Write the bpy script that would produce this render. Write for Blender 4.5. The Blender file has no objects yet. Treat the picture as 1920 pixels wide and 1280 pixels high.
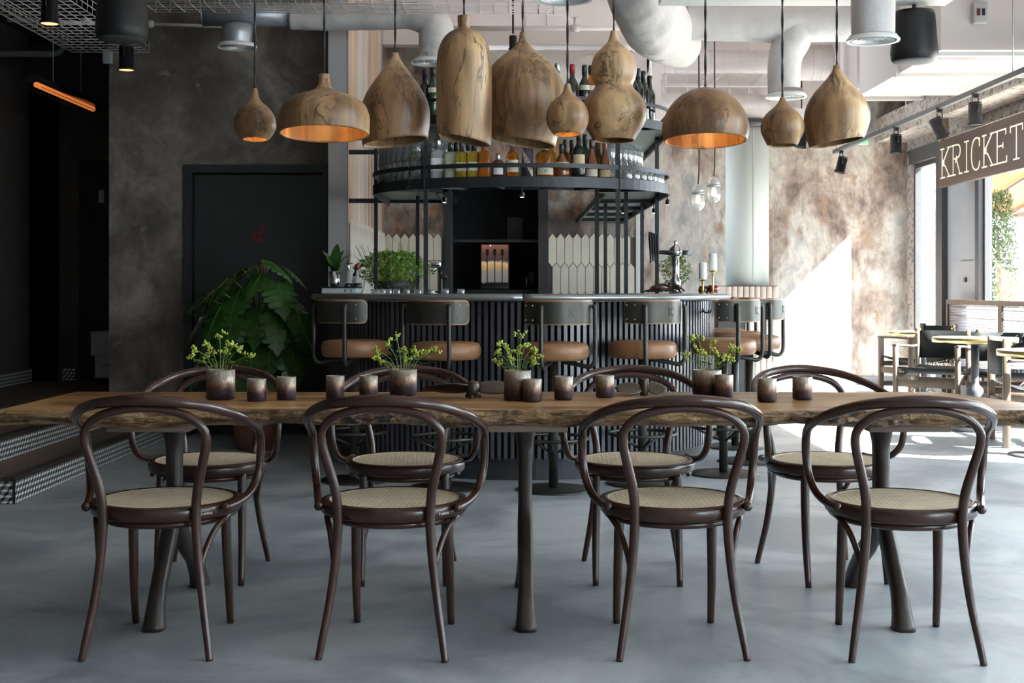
import bpy, math, random
from mathutils import Vector, Matrix, noise as mnoise
R = random.Random(7)
S = bpy.context.scene
COL = S.collection
PI = math.pi
sin, cos, rad = math.sin, math.cos, math.radians

# ------------------------------------------------------------ camera, sky, sun, exposure
cam_d = bpy.data.cameras.new('camera'); cam = bpy.data.objects.new('camera', cam_d); COL.objects.link(cam)
cam.location = (0, 0, 1.1); cam.rotation_euler = (PI/2, 0, 0)
cam_d.lens = 45; cam_d.sensor_width = 36; cam_d.shift_y = -97/1920; cam_d.clip_end = 200
S.camera = cam
w = bpy.data.worlds.new('sky'); S.world = w; w.use_nodes = True
bg = w.node_tree.nodes['Background']; bg.inputs[0].default_value = (0.78, 0.90, 1.0, 1); bg.inputs[1].default_value = SKY = 7.2
sun_d = bpy.data.lights.new('sun', 'SUN'); sun_d.energy = 54; sun_d.angle = rad(0.6); sun_d.color = (1.0, 0.93, 0.84)
sun = bpy.data.objects.new('sun', sun_d); COL.objects.link(sun)
sun.rotation_euler = Vector((-1, 0.46, -1)).to_track_quat('-Z', 'Y').to_euler()
sun.location = (9, 4, 9)
for nm, y0, y1, zc, zh in (('far', 7.4, 14.5, 1.3, 2.4), ('near', -2.8, 6.1, 1.75, 3.3)):      # daylight entering through the window openings (portals only guide sampling)
    pd = bpy.data.lights.new('window_portal', 'AREA'); pd.shape = 'RECTANGLE'; pd.size = y1-y0; pd.size_y = zh
    pd.cycles.is_portal = True
    po = bpy.data.objects.new('window_portal', pd); COL.objects.link(po)
    po.location = (4.66, (y0+y1)/2, zc); po.rotation_euler = Matrix(((0,0,1),(1,0,0),(0,1,0))).to_euler()
vs = S.view_settings
S.display_settings.display_device = 'sRGB'
vs.view_transform = 'Standard'; vs.look = 'None'; vs.gamma = 1; vs.use_curve_mapping = False; vs.exposure = EXPOSURE = 0.8
S.cycles.use_denoising = True
S.cycles.max_bounces = 10; S.cycles.diffuse_bounces = 6; S.cycles.transparent_max_bounces = 16
S.cycles.sample_clamp_indirect = 6; S.cycles.caustics_reflective = False; S.cycles.caustics_refractive = False

# ------------------------------------------------------------ helpers
def at(px, py, Y):
    s = 2400/Y
    return Vector(((px-960)/s, Y, 1.1-(py-543)/s))
def crom(pts, n=4):
    P = [Vector(p) for p in pts]
    if len(P) < 3 or n < 2: return P
    out = []
    for i in range(len(P)-1):
        a = P[max(i-1, 0)]; b = P[i]; c = P[i+1]; d = P[min(i+2, len(P)-1)]
        for k in range(n):
            t = k/n
            out.append(0.5*((2*b)+(c-a)*t+(2*a-5*b+4*c-d)*t*t+(3*b-a-3*c+d)*t**3))
    out.append(P[-1]); return out
def interp(vals, n):
    if not isinstance(vals, (list, tuple)): return [vals]*n
    out = []
    for i in range(n):
        t = i/(n-1)*(len(vals)-1); k = min(int(t), len(vals)-2); f = t-k
        out.append(vals[k]*(1-f)+vals[k+1]*f)
    return out
class MB:
    def __init__(s): s.v = []; s.f = []; s.m = []; s.sm = []
    def face(s, idx, mat=0, smooth=False): s.f.append(tuple(idx)); s.m.append(mat); s.sm.append(smooth)
    def poly(s, pts, mat=0, smooth=False):
        b = len(s.v); s.v += [tuple(p) for p in pts]; s.face(range(b, b+len(pts)), mat, smooth)
    def box(s, c, d, mat=0, M=None):
        x, y, z = d[0]/2, d[1]/2, d[2]/2; b = len(s.v); c = Vector(c)
        for p in ((-x,-y,-z),(x,-y,-z),(x,y,-z),(-x,y,-z),(-x,-y,z),(x,-y,z),(x,y,z),(-x,y,z)):
            p = Vector(p); p = (M @ p if M else p)+c; s.v.append(tuple(p))
        for q in ((0,3,2,1),(4,5,6,7),(0,1,5,4),(1,2,6,5),(2,3,7,6),(3,0,4,7)): s.face([b+i for i in q], mat)
        return s
    def bx(s, x0, x1, y0, y1, z0, z1, mat=0):
        return s.box(((x0+x1)/2, (y0+y1)/2, (z0+z1)/2), (x1-x0, y1-y0, z1-z0), mat)
    def bar(s, a, b_, w_, h=None, mat=0):
        a = Vector(a); b_ = Vector(b_); d = b_-a; q = d.to_track_quat('Y', 'Z').to_matrix()
        return s.box((a+b_)/2, (w_, d.length, h or w_), mat, q)
    def rbox(s, c, d, r=0.01, mat=0, seg=3, M=None):     # box with rounded vertical and horizontal edges (superellipse rings)
        x, y, z = d[0]/2, d[1]/2, d[2]/2
        def ring(ins, zz):
            out = []
            for cx, cy, a0 in ((x, y, 0), (-x, y, PI/2), (-x, -y, PI), (x, -y, 1.5*PI)):
                for k in range(seg+1):
                    a = a0+PI/2*k/seg
                    out.append(Vector(((cx-math.copysign(r, cx))+(r-ins)*cos(a), (cy-math.copysign(r, cy))+(r-ins)*sin(a), zz)))
            return out
        rings = []
        for k in range(seg+1):
            a = PI/2*k/seg; rings.append(ring(r*(1-sin(a))*0.98, -z+r*(1-cos(a))))
        for k in range(seg+1):
            a = PI/2*(1-k/seg); rings.append(ring(r*(1-sin(a))*0.98, z-r*(1-cos(a))))
        c = Vector(c); s.loft([[(M @ p if M else p)+c for p in g] for g in rings], mat, True, True, True); return s
    def loft(s, rings, mat=0, smooth=True, cap0=False, cap1=False, closed=True):
        b = len(s.v); n = len(rings[0])
        for g in rings: s.v += [tuple(p) for p in g]
        for i in range(len(rings)-1):
            for j in range(n if closed else n-1):
                k = (j+1) % n
                s.face((b+i*n+j, b+i*n+k, b+(i+1)*n+k, b+(i+1)*n+j), mat, smooth)
        if cap0: s.face(range(b+n-1, b-1, -1), mat)
        if cap1: s.face(range(b+(len(rings)-1)*n, b+len(rings)*n), mat)
        return s
    def tube(s, pts, r, seg=8, mat=0, sub=4, caps=True, flat=1.0, up=None):
        P = crom(pts, sub); rr = interp(r, len(P)); rings = []
        t0 = (P[1]-P[0]).normalized(); u = Vector(up) if up else Vector((0, 0, 1))
        if abs(t0.dot(u.normalized())) > 0.95: u = Vector((1, 0, 0))
        n = (u-t0*u.dot(t0)).normalized()
        for i, p in enumerate(P):
            t = ((P[min(i+1, len(P)-1)])-P[max(i-1, 0)])
            t = t.normalized() if t.length > 1e-9 else t0
            n = (n-t*n.dot(t))
            n = n.normalized() if n.length > 1e-6 else t.orthogonal().normalized()
            bn = t.cross(n)
            rings.append([p+(n*cos(2*PI*k/seg)*flat+bn*sin(2*PI*k/seg))*rr[i] for k in range(seg)])
        return s.loft(rings, mat, True, caps, caps)
    def lathe(s, prof, c=(0,0,0), seg=24, mat=0, M=None, cap0=True, cap1=True, smooth=True, fn=None):
        c = Vector(c); rings = []
        for r, z in prof:
            g = []
            for k in range(seg):
                a = 2*PI*k/seg; p = Vector((r*cos(a), r*sin(a), z))
                if fn: p = fn(p)
                g.append((M @ p if M else p)+c)
            rings.append(g)
        return s.loft(rings, mat, smooth, cap0, cap1)
    def ball(s, c, r, seg=10, mat=0, sq=1.0):
        n = max(4, seg//2)
        return s.lathe([(max(1e-4, r*sin(PI*i/n)), -r*cos(PI*i/n)*sq) for i in range(n+1)], c, seg, mat, cap0=False, cap1=False)
    def prism(s, outline, z0, z1, mat=0, M=None):       # outline of (x, y), extruded in z
        a = [Vector((x, y, z0)) for x, y in outline]; b = [Vector((x, y, z1)) for x, y in outline]
        if M: a = [M @ p for p in a]; b = [M @ p for p in b]
        return s.loft([a, b], mat, False, True, True)
    def mesh(s, name, mats):
        me = bpy.data.meshes.new(name); me.from_pydata(s.v, [], s.f); me.update()
        for m in (mats if isinstance(mats, (list, tuple)) else [mats]): me.materials.append(m)
        me.polygons.foreach_set('material_index', s.m); me.polygons.foreach_set('use_smooth', s.sm)
        return me
    def build(s, name, mats, parent=None, loc=None, rz=0):
        return link(name, s.mesh(name, mats), parent, loc, rz)
CH = {}
def link(name, me, parent=None, loc=None, rz=0):
    o = bpy.data.objects.new(name, me); COL.objects.link(o)
    if parent: o.parent = parent; CH.setdefault(parent.name, []).append(o)
    if loc is not None: o.location = loc
    if rz: o.rotation_euler = (0, 0, rz)
    return o
def tag(o, label=None, cat=None, group=None, kind=None):
    for k, v in (('label', label), ('category', cat), ('group', group), ('kind', kind)):
        if v: o[k] = v
    return o
def thing(name, label, cat, loc=(0,0,0), rz=0, group=None):
    o = link(name, None, None, loc, rz); o.empty_display_size = 0.1
    return tag(o, label, cat, group)
def dup(o, loc, rz=0, label=None, group=None):          # a thing with copies of its parts and sub-parts
    def rec(x, par):
        c = x.copy(); COL.objects.link(c)
        if par: c.parent = par; CH.setdefault(par.name, []).append(c)
        for ch in CH.get(x.name, []): rec(ch, c)
        return c
    r = rec(o, None); r.location = loc; r.rotation_euler = (0, 0, rz)
    return tag(r, label, None, group)
def struct(name, mb, mats, label=None, parent=None):
    o = mb.build(name, mats, parent)
    if not parent: tag(o, label, None, None, 'structure')
    return o
def text(txt, size, mat, parent, M, name='lettering', ext=0.001, align='CENTER'):
    cu = bpy.data.curves.new(name, 'FONT'); cu.body = txt; cu.size = size; cu.extrude = ext; cu.align_x = align; cu.align_y = 'CENTER'; cu.resolution_u = 3
    t = bpy.data.objects.new('tmp', cu); COL.objects.link(t)
    me = bpy.data.meshes.new_from_object(t.evaluated_get(bpy.context.evaluated_depsgraph_get()))
    bpy.data.objects.remove(t); bpy.data.curves.remove(cu)
    me.transform(M); me.materials.clear(); me.materials.append(mat)
    return link(name, me, parent)

# ------------------------------------------------------------ materials
def new_mat(name):
    m = bpy.data.materials.new(name); m.use_nodes = True; nt = m.node_tree
    b = nt.nodes['Principled BSDF']
    def N(t, **kw):
        n = nt.nodes.new(t)
        for k, v in kw.items():
            if k.startswith('i_'): n.inputs[int(k[2:]) if k[2:].isdigit() else k[2:]].default_value = v
            else: setattr(n, k, v)
        return n
    return m, nt, b, N, nt.links.new
def c4(c): return (c[0], c[1], c[2], 1)
def ramp(N, stops):
    r = N('ShaderNodeValToRGB'); e = r.color_ramp.elements
    while len(e) > 1: e.remove(e[-1])
    e[0].position, e[0].color = stops[0][0], c4(stops[0][1])
    for p, c in stops[1:]:
        x = e.new(p); x.color = c4(c)
    return r
def coords(N, L, scale=(1,1,1), src='Object', rand=False, rot=(0,0,0)):
    tc = N('ShaderNodeTexCoord'); mp = N('ShaderNodeMapping'); mp.inputs['Scale'].default_value = scale; mp.inputs['Rotation'].default_value = rot
    v = tc.outputs[src]
    if rand:
        oi = N('ShaderNodeObjectInfo'); mu = N('ShaderNodeMath', operation='MULTIPLY', i_1=37.0); L(oi.outputs['Random'], mu.inputs[0])
        ad = N('ShaderNodeVectorMath', operation='ADD'); L(v, ad.inputs[0]); L(mu.outputs[0], ad.inputs[1]); v = ad.outputs[0]
    L(v, mp.inputs[0]); return mp.outputs[0]
def noise(N, L, vec, scale, detail=4, rough=0.55, dist=0.0):
    n = N('ShaderNodeTexNoise'); n.inputs['Scale'].default_value = scale; n.inputs['Detail'].default_value = detail
    n.inputs['Roughness'].default_value = rough; n.inputs['Distortion'].default_value = dist; L(vec, n.inputs['Vector']); return n.outputs['Fac']
def mixc(N, L, fac, a, b, mode='MIX'):
    m = N('ShaderNodeMix', data_type='RGBA', blend_type=mode)
    for sock, x in ((m.inputs[0], fac), (m.inputs[6], a), (m.inputs[7], b)):
        if hasattr(x, 'links'): L(x, sock)
        else: sock.default_value = x if isinstance(x, (int, float)) else c4(x)
    return m.outputs[2]
def bumpn(N, L, b, h, strength, dist=0.01):
    bn = N('ShaderNodeBump'); bn.inputs['Strength'].default_value = strength; bn.inputs['Distance'].default_value = dist
    L(h, bn.inputs['Height']); L(bn.outputs[0], b.inputs['Normal'])
def M_(name, c1, c2=None, rough=0.5, metal=0.0, scale=6, stretch=(1,1,1), bump=0, bscale=40, spec=None, rough2=None, rand=False, coat=0, trans=0, ior=None):
    m, nt, b, N, L = new_mat(name)
    b.inputs['Base Color'].default_value = c4(c1); b.inputs['Roughness'].default_value = rough; b.inputs['Metallic'].default_value = metal
    if spec is not None: b.inputs['Specular IOR Level'].default_value = spec
    if coat: b.inputs['Coat Weight'].default_value = coat; b.inputs['Coat Roughness'].default_value = 0.12
    if trans: b.inputs['Transmission Weight'].default_value = trans
    if ior: b.inputs['IOR'].default_value = ior
    if c2 or bump or rough2 is not None:
        v = coords(N, L, stretch, rand=rand)
        n = noise(N, L, v, scale)
        if c2: r = ramp(N, ((0.3, c1), (0.72, c2))); L(n, r.inputs[0]); L(r.outputs[0], b.inputs['Base Color'])
        if rough2 is not None:
            mr = N('ShaderNodeMapRange'); mr.inputs[3].default_value = rough; mr.inputs[4].default_value = rough2; mr.inputs[1].default_value = .3; mr.inputs[2].default_value = .7
            L(n, mr.inputs[0]); L(mr.outputs[0], b.inputs['Roughness'])
        if bump: bumpn(N, L, b, noise(N, L, v, bscale, 3), bump)
    return m
def emit(name, c, strength):
    m, nt, b, N, L = new_mat(name); b.inputs['Base Color'].default_value = c4(c); b.inputs['Emission Color'].default_value = c4(c); b.inputs['Emission Strength'].default_value = strength; return m

def mk_floor():
    m, nt, b, N, L = new_mat('polished concrete')
    v = coords(N, L); n1 = noise(N, L, v, 1.3, 7, .62, .8); n2 = noise(N, L, v, 6, 8, .7, .8)
    r = ramp(N, ((0.38, (.150,.178,.203)), (0.5, (.315,.350,.375)), (0.60, (.47,.50,.515)))); L(n1, r.inputs[0])
    c = mixc(N, L, 0.35, r.outputs[0], mixc(N, L, n2, (.14,.16,.18), (.54,.56,.575)))
    sp = N('ShaderNodeTexVoronoi'); sp.inputs['Scale'].default_value = 7; L(v, sp.inputs['Vector'])
    L(c, b.inputs['Base Color'])
    mr = N('ShaderNodeMapRange'); mr.inputs[3].default_value = .34; mr.inputs[4].default_value = .52; L(n2, mr.inputs[0]); L(mr.outputs[0], b.inputs['Roughness'])
    bumpn(N, L, b, n2, .06); return m
def mk_patina(name, stops, s1=1.1, stretch=(1,1,.45), fine=9, rough=.7):
    m, nt, b, N, L = new_mat(name)
    v = coords(N, L, stretch); n1 = noise(N, L, v, s1, 8, .66, .35); n2 = noise(N, L, v, fine, 6, .7, .6); n3 = noise(N, L, v, s1*2.6, 6, .68, .3)
    r = ramp(N, stops); L(n1, r.inputs[0])
    r2 = ramp(N, ((.38, (.75,.75,.75)), (.62, (1.15,1.13,1.1)))); L(n2, r2.inputs[0])
    c = mixc(N, L, 1.0, r.outputs[0], r2.outputs[0], 'MULTIPLY')
    r3 = ramp(N, ((.60, (0,0,0)), (.68, (1,1,1)))); L(n3, r3.inputs[0])
    c = mixc(N, L, r3.outputs[0], c, mixc(N, L, n2, stops[-1][1], (stops[0][1][0]*.9, stops[0][1][1]*.8, stops[0][1][2]*.75)))
    L(c, b.inputs['Base Color']); b.inputs['Roughness'].default_value = rough
    bumpn(N, L, b, n2, .25, .01); return m
def mk_spalted():
    m, nt, b, N, L = new_mat('spalted wood')
    v = coords(N, L, (1,1,1), rand=True); vs_ = coords(N, L, (1,1,.12), rand=True)
    g = noise(N, L, vs_, 26, 5, .6, .3); big = noise(N, L, vs_, 5, 3, .5, .4)
    r = ramp(N, ((.38, (.170,.085,.036)), (.5, (.315,.182,.085)), (.62, (.49,.325,.170)))); L(big, r.inputs[0])
    r2 = ramp(N, ((.38, (.66,.63,.60)), (.6, (1.16,1.14,1.12)))); L(g, r2.inputs[0])
    c = mixc(N, L, 1.0, r.outputs[0], r2.outputs[0], 'MULTIPLY')
    vw = coords(N, L, (1,1,.26), rand=True); w1 = noise(N, L, vw, 7.5, 5, .62, .9)
    sb = N('ShaderNodeMath', operation='SUBTRACT', i_1=.5); L(w1, sb.inputs[0]); ab = N('ShaderNodeMath', operation='ABSOLUTE'); L(sb.outputs[0], ab.inputs[0])
    gate = noise(N, L, v, 5, 1); ga = N('ShaderNodeMapRange'); ga.inputs[1].default_value = .60; ga.inputs[2].default_value = .46; ga.inputs[3].default_value = 0; ga.inputs[4].default_value = .8; L(gate, ga.inputs[0])
    ln = N('ShaderNodeMapRange'); ln.inputs[1].default_value = .004; ln.inputs[2].default_value = .018; ln.inputs[3].default_value = 1; ln.inputs[4].default_value = 0; L(ab.outputs[0], ln.inputs[0])
    mu = N('ShaderNodeMath', operation='MULTIPLY'); L(ln.outputs[0], mu.inputs[0]); L(ga.outputs[0], mu.inputs[1])
    c = mixc(N, L, mu.outputs[0], c, (.05,.03,.018))
    L(c, b.inputs['Base Color']); b.inputs['Roughness'].default_value = .42; bumpn(N, L, b, g, .12, .004); return m
def mk_table():
    m, nt, b, N, L = new_mat('oiled oak top')
    v = coords(N, L, (.12,1,1)); g = noise(N, L, v, 40, 5, .6, .3); big = noise(N, L, coords(N, L, (.3,1.4,1)), 3, 4, .6, 1.0)
    r = ramp(N, ((.40, (.13,.058,.018)), (.5, (.29,.150,.052)), (.60, (.48,.29,.115)))); L(big, r.inputs[0])
    r2 = ramp(N, ((.3, (.7,.68,.66)), (.65, (1.1,1.1,1.1)))); L(g, r2.inputs[0])
    L(mixc(N, L, 1.0, r.outputs[0], r2.outputs[0], 'MULTIPLY'), b.inputs['Base Color'])
    b.inputs['Roughness'].default_value = .33; bumpn(N, L, b, g, .08, .003); return m
def mk_bark():
    m, nt, b, N, L = new_mat('live edge')
    v = coords(N, L, (.65,1,1.0)); n1 = noise(N, L, v, 26, 6, .66, 1.6); n2 = noise(N, L, coords(N, L, (1,.2,.2)), 2.2, 3, .6)
    gr = noise(N, L, coords(N, L, (.22,1,2.2)), 40, 5, .65, .8)
    r = ramp(N, ((.42, (.010,.006,.005)), (.48, (.075,.037,.018)), (.54, (.24,.13,.06)), (.62, (.52,.36,.20)))); L(n1, r.inputs[0])
    r2 = ramp(N, ((.40, (.13,.06,.022)), (.5, (.31,.17,.072)), (.60, (.52,.33,.16)))); L(gr, r2.inputs[0])
    sx = N('ShaderNodeSeparateXYZ'); tc = N('ShaderNodeTexCoord'); L(tc.outputs['Object'], sx.inputs[0])
    mr = N('ShaderNodeMapRange'); mr.inputs[1].default_value = .1; mr.inputs[2].default_value = .6; mr.inputs[3].default_value = .03; mr.inputs[4].default_value = -.08; L(sx.outputs[0], mr.inputs[0])
    ad = N('ShaderNodeMath', operation='ADD'); L(n2, ad.inputs[0]); L(mr.outputs[0], ad.inputs[1])
    g = ramp(N, ((.43, (0,0,0)), (.50, (1,1,1)))); L(ad.outputs[0], g.inputs[0])
    L(mixc(N, L, g.outputs[0], r.outputs[0], r2.outputs[0]), b.inputs['Base Color']); b.inputs['Roughness'].default_value = .34
    bumpn(N, L, b, n1, 1.0, .035); return m
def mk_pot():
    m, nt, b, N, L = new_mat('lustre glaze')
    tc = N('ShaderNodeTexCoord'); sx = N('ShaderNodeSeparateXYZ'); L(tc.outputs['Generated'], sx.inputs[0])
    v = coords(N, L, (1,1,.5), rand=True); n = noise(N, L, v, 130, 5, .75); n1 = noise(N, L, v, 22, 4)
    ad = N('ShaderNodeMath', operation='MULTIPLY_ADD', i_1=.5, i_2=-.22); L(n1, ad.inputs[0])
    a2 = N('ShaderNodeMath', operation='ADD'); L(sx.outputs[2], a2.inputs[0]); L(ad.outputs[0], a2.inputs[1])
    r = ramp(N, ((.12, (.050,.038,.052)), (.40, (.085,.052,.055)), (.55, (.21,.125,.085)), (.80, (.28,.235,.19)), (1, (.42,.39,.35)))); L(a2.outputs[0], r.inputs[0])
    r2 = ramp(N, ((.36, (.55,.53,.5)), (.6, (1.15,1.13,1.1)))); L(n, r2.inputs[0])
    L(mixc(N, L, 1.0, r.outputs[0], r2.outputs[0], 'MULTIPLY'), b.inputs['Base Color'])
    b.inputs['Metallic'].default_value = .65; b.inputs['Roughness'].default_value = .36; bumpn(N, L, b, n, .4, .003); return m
def mk_thin(name, col, f0=.03, f1=.55, pw=4, rough=.02, haze=0):      # clear thin glass: passes light straight through, mirrors more at grazing angles
    m, nt, b, N, L = new_mat(name); nt.nodes.remove(b)
    t = N('ShaderNodeBsdfTransparent', i_0=c4(col)); g = N('ShaderNodeBsdfGlossy', i_0=(1,1,1,1)); g.inputs['Roughness'].default_value = rough
    f = N('ShaderNodeLayerWeight'); f.inputs[0].default_value = .5
    p = N('ShaderNodeMath', operation='POWER', i_1=pw); L(f.outputs['Facing'], p.inputs[0])
    q = N('ShaderNodeMath', operation='MULTIPLY_ADD', i_1=f1, i_2=f0); L(p.outputs[0], q.inputs[0])
    mx = N('ShaderNodeMixShader'); L(q.outputs[0], mx.inputs[0]); L(t.outputs[0], mx.inputs[1]); L(g.outputs[0], mx.inputs[2])
    out = mx.outputs[0]
    if haze:
        d = N('ShaderNodeBsdfTranslucent', i_0=(.85,.88,.88,1)); d2 = N('ShaderNodeBsdfDiffuse', i_0=(.85,.88,.88,1)); ad = N('ShaderNodeMixShader', i_0=.5); L(d.outputs[0], ad.inputs[1]); L(d2.outputs[0], ad.inputs[2])
        m2 = N('ShaderNodeMixShader', i_0=haze); L(out, m2.inputs[1]); L(ad.outputs[0], m2.inputs[2]); out = m2.outputs[0]
    L(out, nt.nodes['Material Output'].inputs[0]); return m
def mk_brick(name, c1, c2, mortar, scale=1.0, rot=(0,0,0)):
    m, nt, b, N, L = new_mat(name); v = coords(N, L, (1,1,1), rot=rot)
    br = N('ShaderNodeTexBrick'); br.inputs['Scale'].default_value = scale; br.inputs['Color1'].default_value = c4(c1); br.inputs['Color2'].default_value = c4(c2); br.inputs['Mortar'].default_value = c4(mortar)
    L(v, br.inputs['Vector']); L(br.outputs['Color'], b.inputs['Base Color']); b.inputs['Roughness'].default_value = .7; return m
def mk_pocked():
    m, nt, b, N, L = new_mat('pocked concrete'); v = coords(N, L, (1,.8,1)); n = noise(N, L, v, 20, 4, .7, .5); n2 = noise(N, L, v, 3)
    r = ramp(N, ((.40, (.05,.04,.036)), (.45, (.36,.30,.265)), (.7, (.54,.47,.42)))); L(n, r.inputs[0])
    L(mixc(N, L, .25, r.outputs[0], mixc(N, L, n2, (.3,.25,.22), (.6,.55,.5))), b.inputs['Base Color']); b.inputs['Roughness'].default_value = .85; bumpn(N, L, b, n, .6, .02); return m
def mk_tread():
    m, nt, b, N, L = new_mat('ribbed tread'); v = coords(N, L)
    wv = N('ShaderNodeTexWave', wave_type='BANDS', bands_direction='X'); wv.inputs['Scale'].default_value = 12; wv.inputs['Distortion'].default_value = 1.5; wv.inputs['Detail'].default_value = 2; wv.inputs['Detail Scale'].default_value = 3; L(v, wv.inputs['Vector'])
    r = ramp(N, ((.2, (.05,.035,.026)), (.8, (.19,.14,.105)))); L(wv.outputs['Fac'], r.inputs[0]); L(r.outputs[0], b.inputs['Base Color']); b.inputs['Roughness'].default_value = .6; bumpn(N, L, b, wv.outputs['Fac'], .5, .006); return m

FLOOR = mk_floor()
GREYWALL = mk_patina('dark plaster', ((.38, (.088,.071,.057)), (.5, (.136,.114,.095)), (.57, (.188,.160,.136)), (.66, (.28,.245,.212))), 2.0, (1,1,.9), 4, .75)
DARKWALL = M_('dark brown plaster', (.062,.054,.047), (.085,.075,.066), .8)
BLACKROOM = M_('black paint', (.008,.008,.010), rough=.7)
DOORM = M_('door paint', (.0125,.0130,.0135), (.016,.016,.017), .5)
PALEGREY = M_('pale grey paint', (.42,.41,.41), rough=.6)
COPPER = mk_patina('copper patina', ((.38, (.055,.043,.038)), (.44, (.14,.095,.075)), (.50, (.24,.18,.15)), (.545, (.26,.255,.235)), (.60, (.16,.10,.075)), (.68, (.55,.20,.085))), 2.3, (1,1,.6), 10, .5)
PATINA = mk_patina('pale patina', ((.36, (.14,.10,.09)), (.42, (.30,.225,.19)), (.48, (.44,.375,.33)), (.54, (.56,.52,.48)), (.63, (.40,.39,.38)), (.72, (.48,.30,.17))), 1.5, (1,1,.55), 9, .7)
STREAK = mk_patina('streaked patina', ((.38, (.15,.095,.07)), (.44, (.36,.23,.165)), (.49, (.52,.48,.45)), (.54, (.24,.23,.225)), (.58, (.50,.34,.23)), (.66, (.42,.20,.10))), 1.1, (1,2.6,.06), 5, .5)
CEIL = M_('ceiling paint', (.68,.605,.585), (.74,.67,.65), .8, scale=3)
PIPE = M_('pipe paint', (.68,.625,.605), rough=.55)
WRAP = M_('wrapped duct', (.53,.50,.487), (.62,.59,.575), .6, scale=4, bump=1.0, bscale=9)
STEEL = M_('galvanised steel', (.36,.39,.42), (.48,.51,.54), .38, .7, scale=14)
WHITEP = M_('white enamel', (.75,.76,.75), rough=.35)
POCK = mk_pocked()
WOODP = mk_spalted()
TABLE = mk_table(); BARK = mk_bark()
BATTEN = M_('table batten', (.16,.115,.085), (.20,.15,.115), .55, stretch=(.2,2,2), scale=12)
IRON = M_('dark bronze', (.026,.019,.016), (.055,.041,.034), .38, .35, scale=9, bump=.12, bscale=30)
BENT = M_('dark bentwood', (.032,.012,.008), (.056,.022,.014), .24, scale=8, spec=.55)
CANE = M_('cane', (.72,.585,.41), (.86,.75,.57), .55, scale=30)
BRACKETW = M_('brown timber', (.12,.075,.05), rough=.6)
GUN = M_('gunmetal', (.042,.040,.033), (.060,.058,.048), .38, .6, scale=12)
LEATHER = M_('tan leather', (.235,.105,.046), (.33,.165,.080), .38, scale=7, bump=.12, bscale=160)
STUD = M_('stud', (.6,.6,.58), rough=.3, metal=1)
SLAT = M_('black stained slat', (.050,.050,.060), (.068,.069,.080), .27, scale=8, stretch=(4,4,.3), spec=.8)
BACKING = M_('bar backing', (.010,.010,.012), rough=.8)
PLINTH = M_('plinth', (.022,.024,.029), rough=.5)
PEWTER = M_('pewter', (.32,.35,.36), (.42,.45,.46), .30, .85, scale=5)
RACK = M_('black steel', (.022,.023,.026), (.034,.036,.040), .40, .5, scale=8)
RIBGLASS = M_('ribbed shelf glass', (.42,.50,.47), rough=.35, trans=.35)
TILEC = M_('crackle tile', (.53,.49,.41), (.62,.58,.50), .22, scale=6, rand=True)
GROUT = M_('grout', (.075,.065,.055), rough=.9)
PINKT = M_('pink tile', (.60,.47,.40), (.68,.56,.49), .35, scale=3, rand=True)
COLM = M_('pale column paint', (.50,.52,.485), (.54,.56,.525), .6, scale=2)
GLASS = mk_thin('clear glass', (.93,.95,.95), .12, .85, 1.2, .08, .15); RIBBED = mk_thin('ribbed clear glass', (.95,.96,.96), .10, .75, 1.4, .1, .28); PANE = mk_thin('window glass', (.96,.98,.98))
POT = mk_pot()
FRAME = M_('window frame', (.045,.045,.050), rough=.45)
PANEL = M_('grey door panel', (.27,.28,.30), (.31,.32,.34), .5, scale=2)
BLK = M_('black plastic', (.010,.010,.011), rough=.45, spec=.35)
BLKMET = M_('black lamp metal', (.016,.016,.019), rough=.35, metal=.3)
CORD = M_('cord', (.015,.013,.012), rough=.7)
SIGNM = M_('sign brown', (.085,.050,.038), rough=.5)
SIGNL = emit('sign letters', (.90,.84,.68), .22)
BRASS = M_('brass', (.56,.42,.17), (.66,.52,.25), .30, 1.0, scale=9)
MARBLE = M_('pale table stone', (.62,.66,.63), (.70,.73,.70), .2, scale=5)
IRONB = M_('grey iron', (.085,.09,.105), rough=.45, metal=.4)
CHWOOD = M_('grey oak', (.115,.080,.057), (.16,.118,.088), .55, scale=8, stretch=(1,1,.3))
CHLEATH = M_('black leather', (.010,.013,.014), rough=.6, spec=.25)
WBRICK = mk_brick('white brick', (.58,.57,.55), (.52,.51,.49), (.30,.29,.28), 4.0, (PI/2,0,0))
GREEN = M_('leaf green', (.09,.17,.025), (.20,.30,.05), .5, scale=30)
HERB = M_('herb green', (.15,.29,.03), (.28,.44,.06), .5, scale=25)
LIME = M_('lime flower', (.30,.38,.04), (.42,.48,.07), .55, scale=60)
MONST = M_('monstera green', (.026,.080,.013), (.045,.125,.023), .22, scale=6)
TREE = M_('tree green', (.035,.075,.015), (.075,.13,.035), .6, scale=3)
SOIL = M_('soil', (.02,.014,.01), rough=.9)
TERRA = M_('terracotta', (.13,.045,.03), rough=.7)
BARKM = M_('moss pole', (.09,.06,.04), (.15,.10,.07), .9, scale=30, bump=.5, bscale=60)
CANOPY = M_('orange canvas', (.50,.19,.05), rough=.8)
CHROME = M_('chrome', (.62,.62,.64), rough=.12, metal=1.0)
WAX = M_('candle wax', (.86,.84,.79), rough=.5)
MOSW = M_('mosaic white', (.68,.68,.64), (.74,.74,.70), .4, scale=3); MOSG = M_('mosaic grey', (.20,.20,.20), (.25,.25,.25), .4, scale=3); MOSB = M_('mosaic black', (.022,.022,.024), rough=.4)
TREAD = mk_tread(); NOSING = M_('nosing', (.028,.021,.017), rough=.5)
WHITEB = M_('white card', (.46,.47,.48), rough=.7)
PAPER = M_('label paper', (.66,.62,.52), rough=.7); PAPERW = M_('white label', (.74,.74,.74), rough=.7); INK = M_('ink', (.02,.02,.02), rough=.7)
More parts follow.
